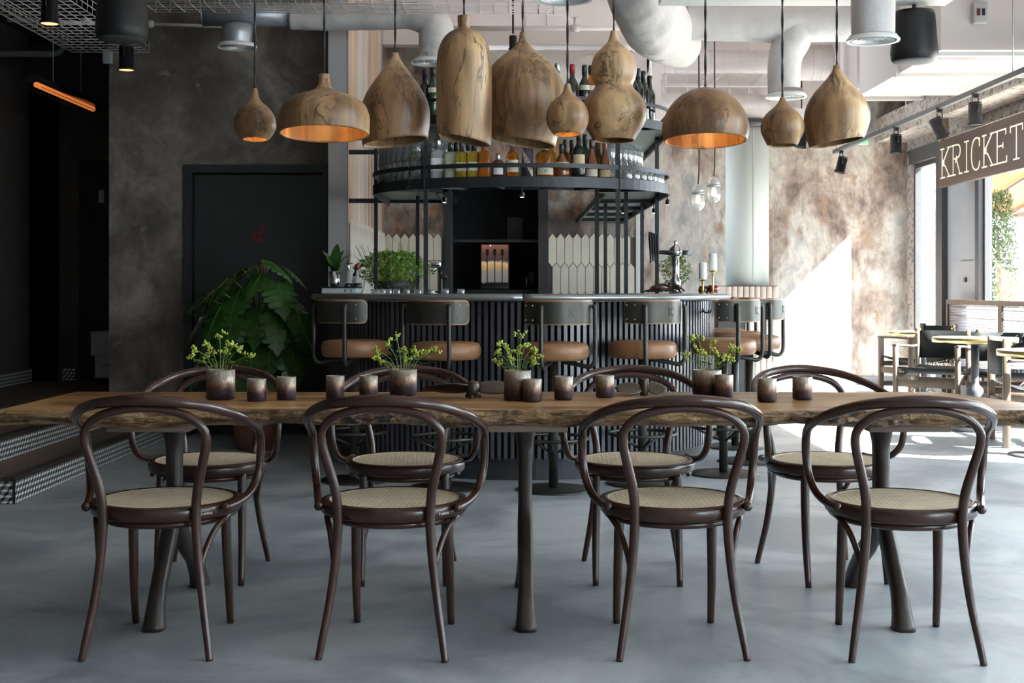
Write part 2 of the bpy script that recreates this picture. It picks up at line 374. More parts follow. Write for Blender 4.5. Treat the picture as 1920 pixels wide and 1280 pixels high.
GROUND = M_('paving outside', (.50,.48,.45), rough=.9)
BULB = emit('lamp filament', (1.0, .62, .25), 14); HEAT = emit('heater glow', (.80, .22, .05), .42); SPOTL = emit('spot lens', (1.0, .62, .28), 1.0); SMALLL = emit('shelf lamp lens', (1.0, .88, .7), 5); EXITG = emit('exit green', (.12, .85, .20), 1.0)
REDM = M_('red print', (.10,.010,.010), rough=.6)
# ============================================================ THE SETTING
WX = 4.57; FARY = 14.8; DOORY = 9.72; BARY = 11.9; CZ = 4.05
struct('floor', MB().bx(-2.56, WX, -3, FARY, -.12, 0).bx(-6, -2.56, -3, 6.58, -.12, 0), FLOOR, 'blue grey polished concrete floor')
struct('ground_outside', MB().bx(WX+.3, 40, -12, 40, -.2, -.05), GROUND, 'pale paving outside the windows')
struct('ceiling', MB().bx(-2.6, WX+.3, -3, FARY+.3, CZ, CZ+.15), CEIL, 'pale painted ceiling slab')
struct('ceiling_soffit', MB().bx(-6.1, -2.6, -3, 13.3, 3.35, CZ+.15), DARKWALL, 'lower soffit over the raised platform, shade put into its dark colour')  # dark colour carries the shade that lies on this side of the ceiling
# left part: raised platform with two steps
struct('wall_left', MB().bx(-4.55, -4.3, -3, 11.4, 0, 3.4), DARKWALL, 'dark plaster wall beside the platform')
struct('wall_passage', MB().bx(-4.14, -3.94, 11.7, 11.85, .26, 3.4).bx(-3.94, -2.9, 11.7, 11.85, 2.29, 3.4).bx(-6, -4.14, 11.7, 11.85, 2.95, 3.4), DARKWALL, 'dark plaster wall between two black openings')
struct('wall_store', MB().bx(-6, -2.4, 13.2, 13.3, 0, 3.4).bx(-6.1, -6, 11, 13.3, 0, 3.4).bx(-2.9, -2.8, 9.97, 13.3, 0, CZ).bx(-2.8, -1.335, 10.2, 10.25, 0, CZ).bx(-6, -2.9, 11.7, 13.2, .1, .25), BLACKROOM, 'black rear walls of the unlit passage, with added panels against light leaks')  # panels behind the door added to stop daylight leaking round it
LOWX = -2.56; FY = 6.57
def mosaic_tile(w, h):                                  # one tile of tumbling-block mosaic, every lozenge its own face and joint
    mb = MB(); mb.box((0, .004, h/2), (w, .008, h), 2)
    n = 3; a = w/n; rows = 4; e = h/(rows*1.5)
    for r in range(rows+1):
        for k in range(n+1):
            cx = -w/2+a*(k+(.5 if r % 2 else 0)); cz = r*1.5*e
            for mat, pts in ((0, ((0,e),(-a/2,e/2),(0,0),(a/2,e/2))), (1, ((-a/2,e/2),(-a/2,-e/2),(0,-e),(0,0))), (2, ((a/2,e/2),(0,0),(0,-e),(a/2,-e/2)))):
                mx = sum(p[0] for p in pts)/4; mz = sum(p[1] for p in pts)/4
                P = [(min(w/2-.001, max(-w/2+.001, cx+mx+(p[0]-mx)*.95)), -.0012, min(h-.001, max(.001, cz+mz+(p[1]-mz)*.95))) for p in pts]
                if max(p[0] for p in P)-min(p[0] for p in P) < .002 or max(p[2] for p in P)-min(p[2] for p in P) < .002: continue
                mb.poly(P, mat)
    return mb.mesh('tile', [MOSW, MOSG, MOSB])
st = struct('steps', MB().bx(-6, LOWX, FY, DOORY+1.98, -.1, .125).bx(-6, -2.89, FY, 11.7, .1, .255), GROUT, 'two dark steps up to the raised platform')
MB().bx(-2.89, LOWX+.012, FY-.01, DOORY, .125, .137).build('tread', TREAD, st)
MB().bx(-6, -2.89, FY-.01, 11.7, .255, .267).build('tread', TREAD, st)
MB().bx(LOWX-.05, LOWX+.016, FY-.015, DOORY, .118, .141).build('nosing', NOSING, st)
MB().bx(-2.94, -2.874, FY-.015, DOORY, .248, .271).build('nosing', NOSING, st)
tm = mosaic_tile(.118, .118)
n = int((DOORY-FY)/.12)
for k in range(n):
    for X, z in ((LOWX+.009, 0), (-2.89+.009, .13)):
        o = link('tile', tm, st, (X, FY+.06+k*.12, z+.001)); o.rotation_euler = (0, 0, PI/2)
for k in range(9): link('tile', tm, st, (LOWX-.06-k*.12, FY-.009, .001))
for k in range(4): link('tile', tm, st, (LOWX-.43-k*.12, FY-.009, .131))
bb = struct('baseboard_left', MB().bx(-4.3, -4.285, 8, 11.4, .26, .42).bx(-4.14, -3.94, 11.685, 11.7, .267, .40), GROUT, 'mosaic tiled baseboard of the dark left wall')
for k in range(20):
    o = link('tile', tm, bb, (-4.275, 9.0+.06+k*.12, .28)); o.rotation_euler = (0, 0, PI/2)
link('tile', tm, bb, (-4.04, 11.675, .272))
sw = MB().rbox((-3.74, 11.66, 1.95), (.05, .02, .12), .008).build('light_switch', WHITEB); tag(sw, 'small pale switch plate in the dark left opening', 'switch')
sw.location = (0, .0, 0)
MB().bx(-3.95, -3.4, 11.67, 11.69, .27, 2.28).build('door_leaf', BLACKROOM, tag(link('door_2', None), 'black door leaf in the dark passage', None, None, 'structure'))
# grey plaster wall with the black door
gw = struct('wall_door', MB().bx(-3.06, -2.49, DOORY, DOORY+.25, 0, CZ).bx(-1.40, -1.33, DOORY, DOORY+.25, 0, CZ).bx(-2.49, -1.40, DOORY, DOORY+.25, 2.05, CZ), GREYWALL, 'dark grey trowelled plaster wall around the black door')
dr = struct('door_1', MB().bx(-2.42, -1.445, DOORY+.03, DOORY+.075, .01, 1.975), DOORM, 'black flush door with a small red print')
MB().bx(-2.49, -2.425, DOORY-.02, DOORY+.1, 0, 2.05).bx(-1.44, -1.395, DOORY-.02, DOORY+.1, 0, 2.05).bx(-2.425, -1.44, DOORY-.02, DOORY+.1, 1.985, 2.05).build('door_frame', DOORM, dr)
h = MB(); h.tube([(-2.36, DOORY+.03, .87), (-2.36, DOORY-.02, .87), (-2.30, DOORY-.03, .87), (-2.25, DOORY-.03, .87)], .010)
h.lathe([(.026, 0), (.026, .012)], (0,0,0), 16, M=Matrix.Translation((-2.36, DOORY+.03, .87)) @ Matrix.Rotation(PI/2, 4, 'X')); h.build('handle', STEEL, dr)
for z in (1.76, 1.15, .3): MB().bx(-1.45, -1.437, DOORY+.0, DOORY+.03, z-.05, z+.05).build('hinge', BLKMET, dr)
em = MB()
for a, b in (((-1.98,1.475),(-1.93,1.52)), ((-1.95,1.475),(-1.89,1.475)), ((-1.93,1.50),(-1.90,1.575)), ((-1.90,1.575),(-1.885,1.585)), ((-1.96,1.51),(-1.985,1.525))):
    em.bar((a[0], DOORY+.027, a[1]), (b[0], DOORY+.027, b[1]), .003, .03)
em.build('red_print', REDM, dr)
# pale pillar, recess of the bar and its back wall
struct('pillar', MB().bx(-1.335, -1.2, 9.3, 11.9, 0, CZ), PALEGREY, 'pale grey pillar between black door and bar')
sd = struct('wall_bar_side', MB().bx(-1.202, -1.19, 9.3, BARY, 0, CZ), STREAK, 'streaked copper side wall of the bar recess')
bw = struct('wall_bar', MB().bx(-1.19, -.575, BARY, BARY+.2, 0, 3.6).bx(.335, 1.19, BARY, BARY+.2, 0, 2.95).bx(-.575, .335, BARY, BARY+.2, 2.2, 2.95), COPPER, 'dark copper patina back wall behind the bar')
MB().bx(1.15, 1.2, BARY-.02, BARY+.22, 0, 3.0).build('end_trim', COLM, bw)
nf = MB().bx(-.63, -.555, BARY-.03, BARY+.22, 0, 2.2).bx(.245, .335, BARY-.03, BARY+.22, 0, 2.2).bx(-.63, .335, BARY-.03, BARY+.22, 2.15, 2.25)
nf.build('niche_frame', DOORM, bw)
struct('wall_niche', MB().bx(-.8, .6, 12.9, 13.0, 0, 2.4).bx(-.66, -.6, 12.1, 12.9, 0, 2.4).bx(.335, .4, 12.1, 12.9, 0, 2.4).bx(-.8, .6, 12.1, 13, 2.25, 2.35), BLACKROOM, 'black lining of the niche behind the bar')
nc = thing('niche_counter', 'black shelf unit inside the niche behind the bar', 'shelf unit', (0, 0, 0))
MB().bx(-.6, .335, 12.15, 12.6, 0, 1.10).build('cabinet', BLK, nc); MB().bx(-.6, .335, 12.25, 12.6, 1.555, 1.58).build('shelf', M_('dark shelf', (.03,.03,.033), rough=.4), nc)
def picket(wd, ht, d=.010, pt=.045, flatbot=False):
    o = [(-wd/2, pt), (0, 0), (wd/2, pt), (wd/2, ht-pt), (0, ht), (-wd/2, ht-pt)]
    if flatbot: o = [(-wd/2, 0), (wd/2, 0), (wd/2, ht-pt), (0, ht), (-wd/2, ht-pt)]
    mb = MB(); a = [Vector((x, 0, z)) for x, z in o]; cx = sum(p.x for p in a)/len(a); cz = sum(p.z for p in a)/len(a)
    f = [Vector((cx+(p.x-cx)*.93, -d, cz+(p.z-cz)*.975)) for p in a]; g = [Vector((p.x*.985, -d*.6, p.z)) for p in a]
    b0 = [Vector((p.x*.985, 0, p.z)) for p in a]
    mb.loft([b0, g, f], 0, False, False, True); return mb.mesh('tile', TILEC)
pm = picket(.0745, .315); pb = picket(.0745, .32)
MB().bx(-1.19, -.63, BARY-.004, BARY, .9, 1.585).bx(.335, 1.15, BARY-.004, BARY, .9, 1.585).build('tile_bed', GROUT, bw)
MB().bx(-1.192, -1.184, 9.32, BARY, .9, 1.585).build('tile_bed', GROUT, sd)
for x0, nn in ((-1.15, 7), (.374, 10)):
    for r in range(3):
        for k in range(nn+(r % 2)):
            x = x0+k*.0765-(.03825 if r % 2 else 0)
            if x-.037 < (-1.19 if x0 < 0 else .335) or x+.037 > (-.63 if x0 < 0 else 1.15): continue
            link('tile', pm, bw, (x, BARY-.004, 1.622-.315-r*.274))
for r in range(2):
    for k in range(33):
        o = link('tile', pm, sd, (-1.184, 9.38+k*.0765-(.038 if r % 2 else 0), 1.622-.315-r*.274)); o.rotation_euler = (0, 0, PI/2)
# far right: pale patina wall, right wall with windows
struct('wall_far', MB().bx(.9, WX+.3, FARY, FARY+.2, 0, CZ), PATINA, 'pale patina far wall with the sun patch')
struct('wall_far_left', MB().bx(-1.2, .95, FARY, FARY+.2, 0, CZ), PALEGREY, 'pale wall behind the bar recess')
struct('baseboard_far', MB().bx(.9, WX, FARY-.02, FARY, 0, .10), M_('grey skirting', (.16,.165,.165), rough=.5), 'grey skirting of the far wall')
struct('wall_right', MB().bx(WX, WX+.25, 6.14, 7.4, 0, CZ).bx(WX, WX+.25, 6.14, FARY, 2.66, CZ).bx(WX, WX+.25, -3, 6.14, 3.45, CZ).bx(WX, WX+.25, -3, -2.8, 0, CZ).bx(WX, WX+.2, 7.4, 12.4, 0, .28).bx(WX, WX+.2, 14.56, FARY, 0, 2.7).bx(WX, WX+.2, -2.8, 6.14, 0, .1), POCK, 'rough concrete wall with tall windows')
struct('beam_right', MB().bx(4.20, WX, 6, FARY, 2.80, 3.07), POCK, 'pocked concrete lintel beam over the windows')
struct('wall_back', MB().bx(-6, WX+.25, -3.2, -3, 0, CZ), PALEGREY, 'wall behind the viewpoint')
struct('wall_left_end', MB().bx(-6.1, -6, -3, 12, 0, CZ), DARKWALL, 'outer end of the platform')
struct('window_frame_header', MB().bx(WX-.06, WX+.08, 7.4, 14.56, 2.52, 2.68), FRAME, 'dark header of the window row')
def window(name, y0, y1, z0, z1, fw=.05, label=None):
    o = struct(name, MB().bx(WX, WX+.07, y0, y0+fw, z0, z1).bx(WX, WX+.07, y1-fw, y1, z0, z1).bx(WX, WX+.07, y0+fw, y1-fw, z0, z0+.05).bx(WX, WX+.07, y0+fw, y1-fw, z1-.05, z1), FRAME, label)
    MB().bx(WX+.03, WX+.036, y0+fw, y1-fw, z0+.05, z1-.05).build('pane', PANE, o); return o
window('window_1', 13.58, 14.56, 0, 2.52, .06, 'narrow glazed bay next to the far wall')
window('window_2', 9.95, 12.42, .28, 2.52, .05, 'window with the tree behind it')
window('window_3', 7.4, 9.95, .28, 2.52, .05, 'window towards the street')
window('window_4', 1.7, 6.14, .1, 3.45, .05, 'near window outside the frame')
window('window_5', -2.8, 1.7, .1, 3.45, .05, 'near window beside the viewpoint')
d3 = struct('door_3', MB().bx(WX-.01, WX+.05, 12.5, 13.42, .02, 2.52), PANEL, 'grey door panel between dark posts')
MB().bx(WX-.07, WX+.08, 13.40, 13.60, 0, 2.6).bx(WX-.05, WX+.08, 12.40, 12.50, 0, 2.6).build('door_post', FRAME, d3)
MB().bx(WX-.02, WX-.01, 12.65, 12.98, 1.39, 1.395).lathe([(.025, 0), (.025, .02)], (0,0,0), 12, M=Matrix.Translation((WX-.03, 12.85, 1.2)) @ Matrix.Rotation(PI/2, 4, 'Y')).build('lock', FRAME, d3)
# outside
nbm = MB().bx(4.9, 5.45, 15.5, 15.8, -.1, 6)
struct('wall_outside', nbm, WBRICK, 'white brick wall outside the far bay')
pp = MB(); pp.tube([(4.93, 15.46, 2.35), (4.90, 15.44, 2.3), (4.90, 15.44, .9), (4.93, 15.44, .8), (5.05, 15.44, .8)], .018, 8); tag(pp.build('downpipe', PIPE), 'thin bent pipe on the white brick outside', 'pipe')
MB().bx(WX+.05, WX+.19, 14.57, 14.6, 0, 2.5).build('reveal', M_('blue grey frame', (.30,.33,.38), rough=.5), COL.objects['window_1'])
tr = thing('tree', 'bushy green tree outside the window', 'tree', (5.72, 15.0, -.05))
tm_ = MB(); tm_.tube([(0,0,0),(.02,0,.6),(0,.03,1.2),(-.03,0,1.9)], [.05,.04,.03,.015]); tm_.build('trunk', BARKM, tr)
fl = MB()
for k in range(8000):
    z = R.uniform(.05, 2.3); rr = .22*math.sqrt(max(.05, 1-((z-1.1)/1.4)**2))*math.sqrt(R.random()); a = R.uniform(0, 2*PI)
    p = Vector((rr*cos(a), rr*sin(a), z)); q = Matrix.Rotation(R.uniform(0, 6.3), 3, 'Z') @ Matrix.Rotation(R.uniform(-1.2, 1.2), 3, 'X'); l = R.uniform(.03, .055)
    fl.poly([p+q @ Vector(v) for v in ((0,0,0),(l*.3,l*.5,0),(0,l,0),(-l*.3,l*.5,0))])
tag(fl.build('foliage', TREE, tr), kind='stuff')
cn = thing('awning', 'orange canvas awning outside the window', 'awning', (6.7, 15.4, 0))
c_ = MB(); c_.loft([[Vector((x, y, z+dz)) for x, dz in ((-1.3,0),(1.6,0),(1.6,.02),(-1.3,.02))] for y, z in ((-.95,2.50),(1.3,2.12))], 0, False, True, True); c_.build('canvas', CANOPY, cn)
MB().bar((-1.3,1.3,2.08), (1.6,1.3,2.08), .06).bar((-.2,-.95,2.46), (-.2,1.3,2.08), .04).bar((-.75,-.95,2.46), (-.75,1.3,2.08), .03).build('frame', BRACKETW, cn); MB().bar((.1,1.25,-.05), (.1,1.25,2.1), .07).build('post', BRACKETW, cn)
struct('sun_block_outside', MB().bx(20, 26, -14, -1.3, -.1, 19), GROUND, 'unseen tall block added across the street to hold back the sun')  # unseen block, added to keep direct sun out of the near windows
# column by the far wall with its tiled foot
COLP = (2.37, 12.9)
cl = struct('column', MB().lathe([(.215, 1.14), (.215, 2.72)], (*COLP, 0), 40).lathe([(.23, 2.72), (.23, 2.80)], (*COLP, 0), 40, 1), [COLM, FRAME], 'pale round column with a tiled foot')
MB().bx(COLP[0]-.25, COLP[0]+.25, COLP[1]-.25, COLP[1]+.25, 0, 1.14).build('foot', GROUT, cl)
MB().bx(COLP[0]+.018, COLP[0]+.024, COLP[1]-.218, COLP[1]-.2, 1.14, 2.72).build('seam', PALEGREY, cl)
tf = MB().rbox((0, -.006, .28), (.052, .012, .555), .004, seg=1).mesh('tile', PINKT)
for r in range(2):
    for k in range(9):
        link('tile', tf, cl, (COLP[0]-.228+k*.057, COLP[1]-.25, .57*r+.005))
        for sx in (-1, 1):
            o = link('tile', tf, cl, (COLP[0]+sx*.25, COLP[1]-.228+k*.057, .57*r+.005)); o.rotation_euler = (0, 0, sx*PI/2)
ws = thing('waiter_station', 'dark low cabinet at the foot of the tiled column', 'cabinet', (1.95, 11.6, 0))
MB().bx(-.13, .13, -.2, .2, 0, 1.0).build('body', BLK, ws); MB().rbox((0, 0, 1.01), (.3, .44, .03), .008).build('top', BRACKETW, ws); MB().bx(-.115, .115, -.21, -.2, .08, .95).build('door', FRAME, ws)

struct('beam_column', MB().bx(1.25, 3.0, 12.72, 13.08, 2.80, 2.90).bx(1.4, 1.5, 12.85, 12.95, 2.9, CZ).bx(2.75, 2.85, 12.85, 12.95, 2.9, CZ), PIPE, 'pale beam resting on the round column')

# ------------------------------------------------------------ ceiling services
def diffuser(px, py, wpx, Y, label, mat, up=None, group='round air diffusers', r_neck=None):
    p = at(px, py, Y); r = wpx/2*Y/2400
    t = thing('air_diffuser', label, 'diffuser', p, 0, group)
    d = MB(); d.lathe([(r, .0), (r*1.0, .012), (r*.88, .03)], seg=36, cap0=False, cap1=False); d.lathe([(r*.88, .003), (r, 0)], seg=36, cap0=False, cap1=False)
    d.build('rim', WHITEP, t)
    for k in range(4):
        q = r*(.80-.2*k); c = MB(); c.lathe([(q, .002), (q*.84, .022)], seg=32, cap0=False, cap1=False); c.lathe([(q*.97, .004), (q*.82, .024)], seg=32, cap0=False, cap1=False); c.build('cone', WHITEP, t)
    MB().lathe([(r*.9, .028), (r*.9, .032)], seg=32).build('backing', PALEGREY, t)
    if up:
        n = MB(); rn = r_neck or r*.8
        n.lathe([(rn, .03), (rn*1.02, .06), (rn*1.05, up*.6), (rn*1.1, up)], seg=28, cap0=False)
        n.build('neck', mat, t)
    return t
def duct(name, label, pts, r, mat, seg=24, sub=6, ribs=0, group=None, crumple=0, hang=()):
    mb = MB()
    if crumple: seg, sub = 48, 22
    mb.tube(pts, r, seg, 0, sub)
    if crumple:                                  # creased wrapping
        for i, v in enumerate(mb.v):
            v = Vector(v); f = mnoise.fractal(v*Vector((7, 7, 7)).x, .8, 2.1, 5); g = abs(mnoise.noise(v*4.0+Vector((3, 1, 7))))
            d = mnoise.noise_vector(v*5.0)
            mb.v[i] = tuple(v+d*crumple*.35+Vector((0, -1, -.5)).normalized()*(f*.5-g)*crumple)
    t = tag(mb.build(name, mat), label, 'duct', group)
    for q in hang: MB().tube([q, Vector((q[0], q[1], CZ))], .006, 6, sub=1).build('hanger', PIPE, t)
    if ribs:
        P = crom(pts, 12); 
        for k in range(ribs):
            i = int((k+.5)/ribs*(len(P)-2)); rr = r if not isinstance(r, (list, tuple)) else r[0]
            d = (P[i+1]-P[i]).normalized()
            MB().tube([P[i], P[i]+d*.012], rr*1.025, seg, 0, 1).build('seam', mat, t)
    return t
Y = 8.9
duct('silver_duct', 'bare spiral steel duct above the black door', [at(380, 27, Y), at(545, 27, Y)], .082, STEEL, ribs=6)
duct('wrapped_duct', 'white wrapped duct running from the steel duct to an elbow', [at(545, 32, Y), at(700, 32, Y), at(770, 30, Y), at(812, 45, Y), at(820, 85, Y), at(815, 112, Y)], [.090, .092, .095, .12, .13, .125], WRAP, crumple=.016)
diffuser(445, 90, 73, Y, 'steel necked air diffuser under the bare spiral duct', STEEL, .16, r_neck=.098)
diffuser(808, 119, 76, Y, 'white air diffuser half hidden by the tall bell pendant', WRAP, .03)
YD = 9.6
duct('wrapped_duct', 'broad white wrapped duct over the right half of the room', [at(1285, 40, YD), at(1440, 44, YD), at(1620, 44, YD)], .14, WRAP, crumple=.02)
duct('wrapped_elbow_duct', 'huge crumpled white duct elbow beside the gourd pendant', [at(1165, -110, 8.8), at(1205, -20, 8.9), at(1228, 40, 9.3), at(1258, 72, 10.1), at(1272, 84, 10.8)], [.24, .25, .25, .22, .19], WRAP, crumple=.035)
duct('wrapped_drop_duct', 'white wrapped duct dropping to the small onion pendant', [at(1500, 35, YD), at(1485, 75, YD), at(1472, 110, YD), at(1470, 180, YD)], [.13, .14, .125, .118], WRAP, crumple=.014)
diffuser(1474, 183, 76, YD, 'white air diffuser above the small onion pendant', WRAP, .03)
diffuser(1637, 78, 98, 7.1, 'white air diffuser beside the hanging black speaker', WRAP, .75)
diffuser(1057, 0, 108, 6.1, 'white air diffuser cut by the top edge of the photo', WRAP, .9)
YB = 13.4
duct('spiral_duct', 'far pale spiral duct behind the dome pendant', [at(1215, 116, YB), at(1330, 116, YB), at(1480, 116, YB)], .118, PIPE, ribs=12)
duct('spiral_elbow_duct', 'far pale spiral duct elbow near the concrete beam', [at(1480, 118, YB), at(1560, 118, YB), at(1580, 119, YB)], .185, PIPE, ribs=9)
duct('low_spiral_duct', 'lowest far pale duct under the joists', [at(1215, 192, 14.3), at(1330, 192, 14.3), at(1440, 196, 14.3)], .11, PIPE, ribs=8, hang=(at(1250, 192, 14.3), at(1400, 194, 14.3)))
duct('bar_duct', 'white wrapped duct above the copper bar wall', [at(853, 128, 11.8), at(1000, 128, 11.8), at(1185, 128, 11.8)], .165, WRAP, crumple=.02)
struct('beam_bar', MB().bx(-1.19, 1.2, 11.75, 12.1, 3.35, 3.52), CEIL, 'concrete beam above the bar recess')
struct('beam_ceiling', MB().bx(.87, 2.57, 7.45, 7.6, 2.785, 2.87), WHITEP, 'white painted steel beam across the ceiling')
struct('beam_cross', MB().bx(-2.6, WX, 12.9, 13.25, 3.75, CZ), CEIL, 'deep painted ceiling beam')
pv = thing('sprinkler_pipe', 'pale horizontal pipe with a tap valve above the bar', 'pipe', (0, 0, 0))
a, b = at(845, 53, 11.5), at(1170, 53, 11.5); MB().tube([a, b], .022, 10, sub=1).build('pipe', PIPE, pv)
v = at(1078, 53, 11.5); MB().tube([v-Vector((.04,0,0)), v+Vector((.04,0,0))], .034, 12, sub=1).tube([v, v+Vector((0,0,.1))], .012, 8, sub=1).bar(v+Vector((-.035,0,.1)), v+Vector((.035,0,.1)), .014).build('valve', PIPE, pv)
for px in (985, 1025): 
    q = at(px, 53, 11.5); MB().tube([q, Vector((q.x, q.y, CZ))], .007, 6, sub=1).build('hanger', PIPE, pv)
pl = thing('wall_pipe', 'thin pale pipe along the dark plaster wall top', 'pipe'); MB().tube([at(285, 45, 9.6), at(425, 50, 9.6)], .013, 8, sub=1).build('pipe', PIPE, pl); q = at(283, 45, 9.6); MB().ball(q, .03, 10).build('clip', PIPE, pl)
tag(MB().tube([at(-25, 101, 10.4), at(60, 101, 10.4), at(98, 101, 10.4), at(115, 95, 10.4), at(118, 75, 10.4), at(118, 45, 10.4)], .026, 10).build('drain_pipe', M_('dull pipe', (.16,.15,.14), rough=.6)), 'thick pipe turning up in the dark left corner', 'pipe')
tp = thing('conduit', 'thin conduit across the mesh tray at top left', 'pipe'); MB().tube([at(15, 38, 9.0), at(190, 44, 9.0)], .014, 8, sub=1).build('pipe', PIPE, tp); MB().lathe([(.03,-.015),(.03,.02)], at(162, 40, 9.0), 12).build('junction', PIPE, tp)
# joists: two flats with uprights, far right
jo = thing('roof_truss', 'pale steel truss below the far spiral duct', 'truss'); YJ = 13.8
for y_ in (136, 160): MB().bar(at(1195, y_, YJ), at(1450, y_, YJ), .05, .03).build('rail', PIPE, jo)
for px in (1210, 1245, 1290, 1368, 1405, 1445): MB().bar(at(px, 135, YJ), at(px, 175, YJ), .018).build('upright', PIPE, jo)
for px in (1225, 1310, 1330, 1410): MB().bar(at(px, 158, YJ), at(px+25, 137, YJ+.3), .03).build('brace', PIPE, jo)
tag(MB().bx(1.2, 3.9, 14.5, 14.7, 2.95, CZ-.002).build('bulkhead', PIPE), 'pale boxed bulkhead along the far wall top', 'bulkhead')
# square ducts at top right
def sqduct(x0, x1, y0, y1, z0, z1, label):
    t = thing('square_duct', label, 'duct', ((x0+x1)/2, y0, z0)); w_ = (x1-x0)/2
    MB().bx(-w_, w_, 0, y1-y0, 0, z1-z0).build('casing', PIPE, t)
    
    for q in (.25, 1.0): MB().bx(-w_-.03, w_+.03, q, q+.05, -.03, z1-z0).build('flange', PIPE, t)
    return t
sqduct(3.33, 4.15, 12.0, 13.3, 3.06, 3.7, 'pale square duct end beside the onion pendants')
sqduct(3.15, 4.15, 9.4, 11.6, 2.86, 4.0, 'big pale square duct at the top right corner')
MB().bx(-.6, .52, -.1, -.04, -.06, -.03).build('lip', WHITEP, COL.objects['square_duct.001'])
eb = thing('electric_box', 'small grey switch box on the square duct', 'switch box', (3.42, 9.365, 3.12)); MB().rbox((0,0,0), (.1, .06, .15), .006).build('case', PALEGREY, eb); MB().bx(-.03,-.005,-.034,-.03,-.02,.03).build('button', REDM, eb); MB().bx(.008,.03,-.034,-.03,-.02,.03).build('switch', BLK, eb)
tag(MB().tube([(3.55, 11.9, 2.98), (3.6, 11.8, 2.93), (4.1, 11.8, 2.93), (4.15, 11.9, 3.0)], .03, 8).build('duct_pipe', PIPE), 'white U shaped pipe under the square duct end', 'pipe')
# wire cable trays
def tray(name, label, a, b, side, wd, hgt, pitch, rails=9):
    a = Vector(a); b = Vector(b); d = b-a; s_ = Vector(side).normalized(); mb = MB(); L_ = d.length; u = d.normalized()
    for k in range(rails): mb.tube([a+s_*wd*k/(rails-1), b+s_*wd*k/(rails-1)], .0035, 4, sub=1)
    for e in (0, wd):
        for hh in (hgt*.5, hgt): mb.tube([a+s_*e+Vector((0,0,hh)), b+s_*e+Vector((0,0,hh))], .0035, 4, sub=1)
    n = int(L_/pitch)
    for k in range(n+1):
        p = a+u*pitch*k; mb.tube([p+Vector((0,0,hgt)), p, p+s_*wd, p+s_*wd+Vector((0,0,hgt))], .003, 4, sub=1)
    t = mb.build(name, PIPE); return tag(t, label, 'cable tray')
tray('cable_tray', 'wire cable tray running back at top left', (-3.3, 5.5, 2.88), (-3.3, 9.6, 2.88), (1,0,0), .58, .09, .1, 10)
tray('cable_tray', 'wire cable tray along the top edge over the door', at(240, 4, 8.4), at(1060, 8, 8.4), (0,1,0), .3, .08, .1, 5)
# ============================================================ THE LONG TABLE
TZ = .72; NY0, NY1 = 4.03, 4.76; XL = -1.625
def xr(y): return 1.80-.27*(y-4.0)
dt = thing('dining_table', 'long live-edge oak table on three dark bronze wishbone legs', 'table', (0, 4.4, 0))
mb = MB(); NX, rings = 460, []
def fb(x, y, z, s): return mnoise.fractal(Vector((x*s, y*s, z*s)), 1.0, 2.0, 4)
prof = [(0, 1.0, 0, 0), (1, .88, .003, .006), (1, .72, .006, .014), (1, .55, .008, .018), (1, .38, .006, .020), (1, .2, .0, .018), (1, .0, -.022, .008)]
for i in range(NX+1):
    u = i/NX; g = []
    def pt(side, zf, out, amp):
        y = NY0 if side < 0 else NY1
        x0 = XL; x1 = xr(y)
        x = x0+(x1-x0)*u
        wav = .016*sin(x*3.1+side)+.010*sin(x*7.3+2*side)
        kn = (fb(x*1.3, side*3, zf*.9, 5.0)*1.2+fb(x, side*3, zf*1.5, 19)*.75*max(0, min(1, .5+1.8*fb(x, 7, 0, 1.3))))*amp
        dy = side*(out+wav*.8)+side*kn
        if zf == 1.0: dy = side*(wav*.8)+side*fb(x, side, 0, 9)*.004
        z = TZ-.050*(1-zf)+(.012*fb(x, 5, 1, 3.2)*(1-zf))
        return Vector((x, y+dy-4.4, z))
    for s_, zf, out, amp in ((-1, 1.0, 0, 0),)+tuple((-1, p[1], p[2], p[3]) for p in prof[1:]): g.append(pt(s_, zf, out, amp))
    for p in reversed(prof[1:]): g.append(pt(1, p[1], p[2], p[3]))
    g.append(pt(1, 1.0, 0, 0)); rings.append(g)
b0 = len(mb.v); n = len(rings[0])
for g in rings: mb.v += [tuple(p) for p in g]
for i in range(NX):
    for j in range(n):
        k = (j+1) % n; top = (j == n-1); bot = (j == len(prof)-1)
        mb.face((b0+i*n+j, b0+i*n+k, b0+(i+1)*n+k, b0+(i+1)*n+j)[::-1], 0 if (top or bot) else 1, not (top or bot))
mb.face([b0+j for j in range(n)], 1); mb.face([b0+NX*n+j for j in range(n-1, -1, -1)], 1)
mb.build('tabletop', [TABLE, BARK], dt)
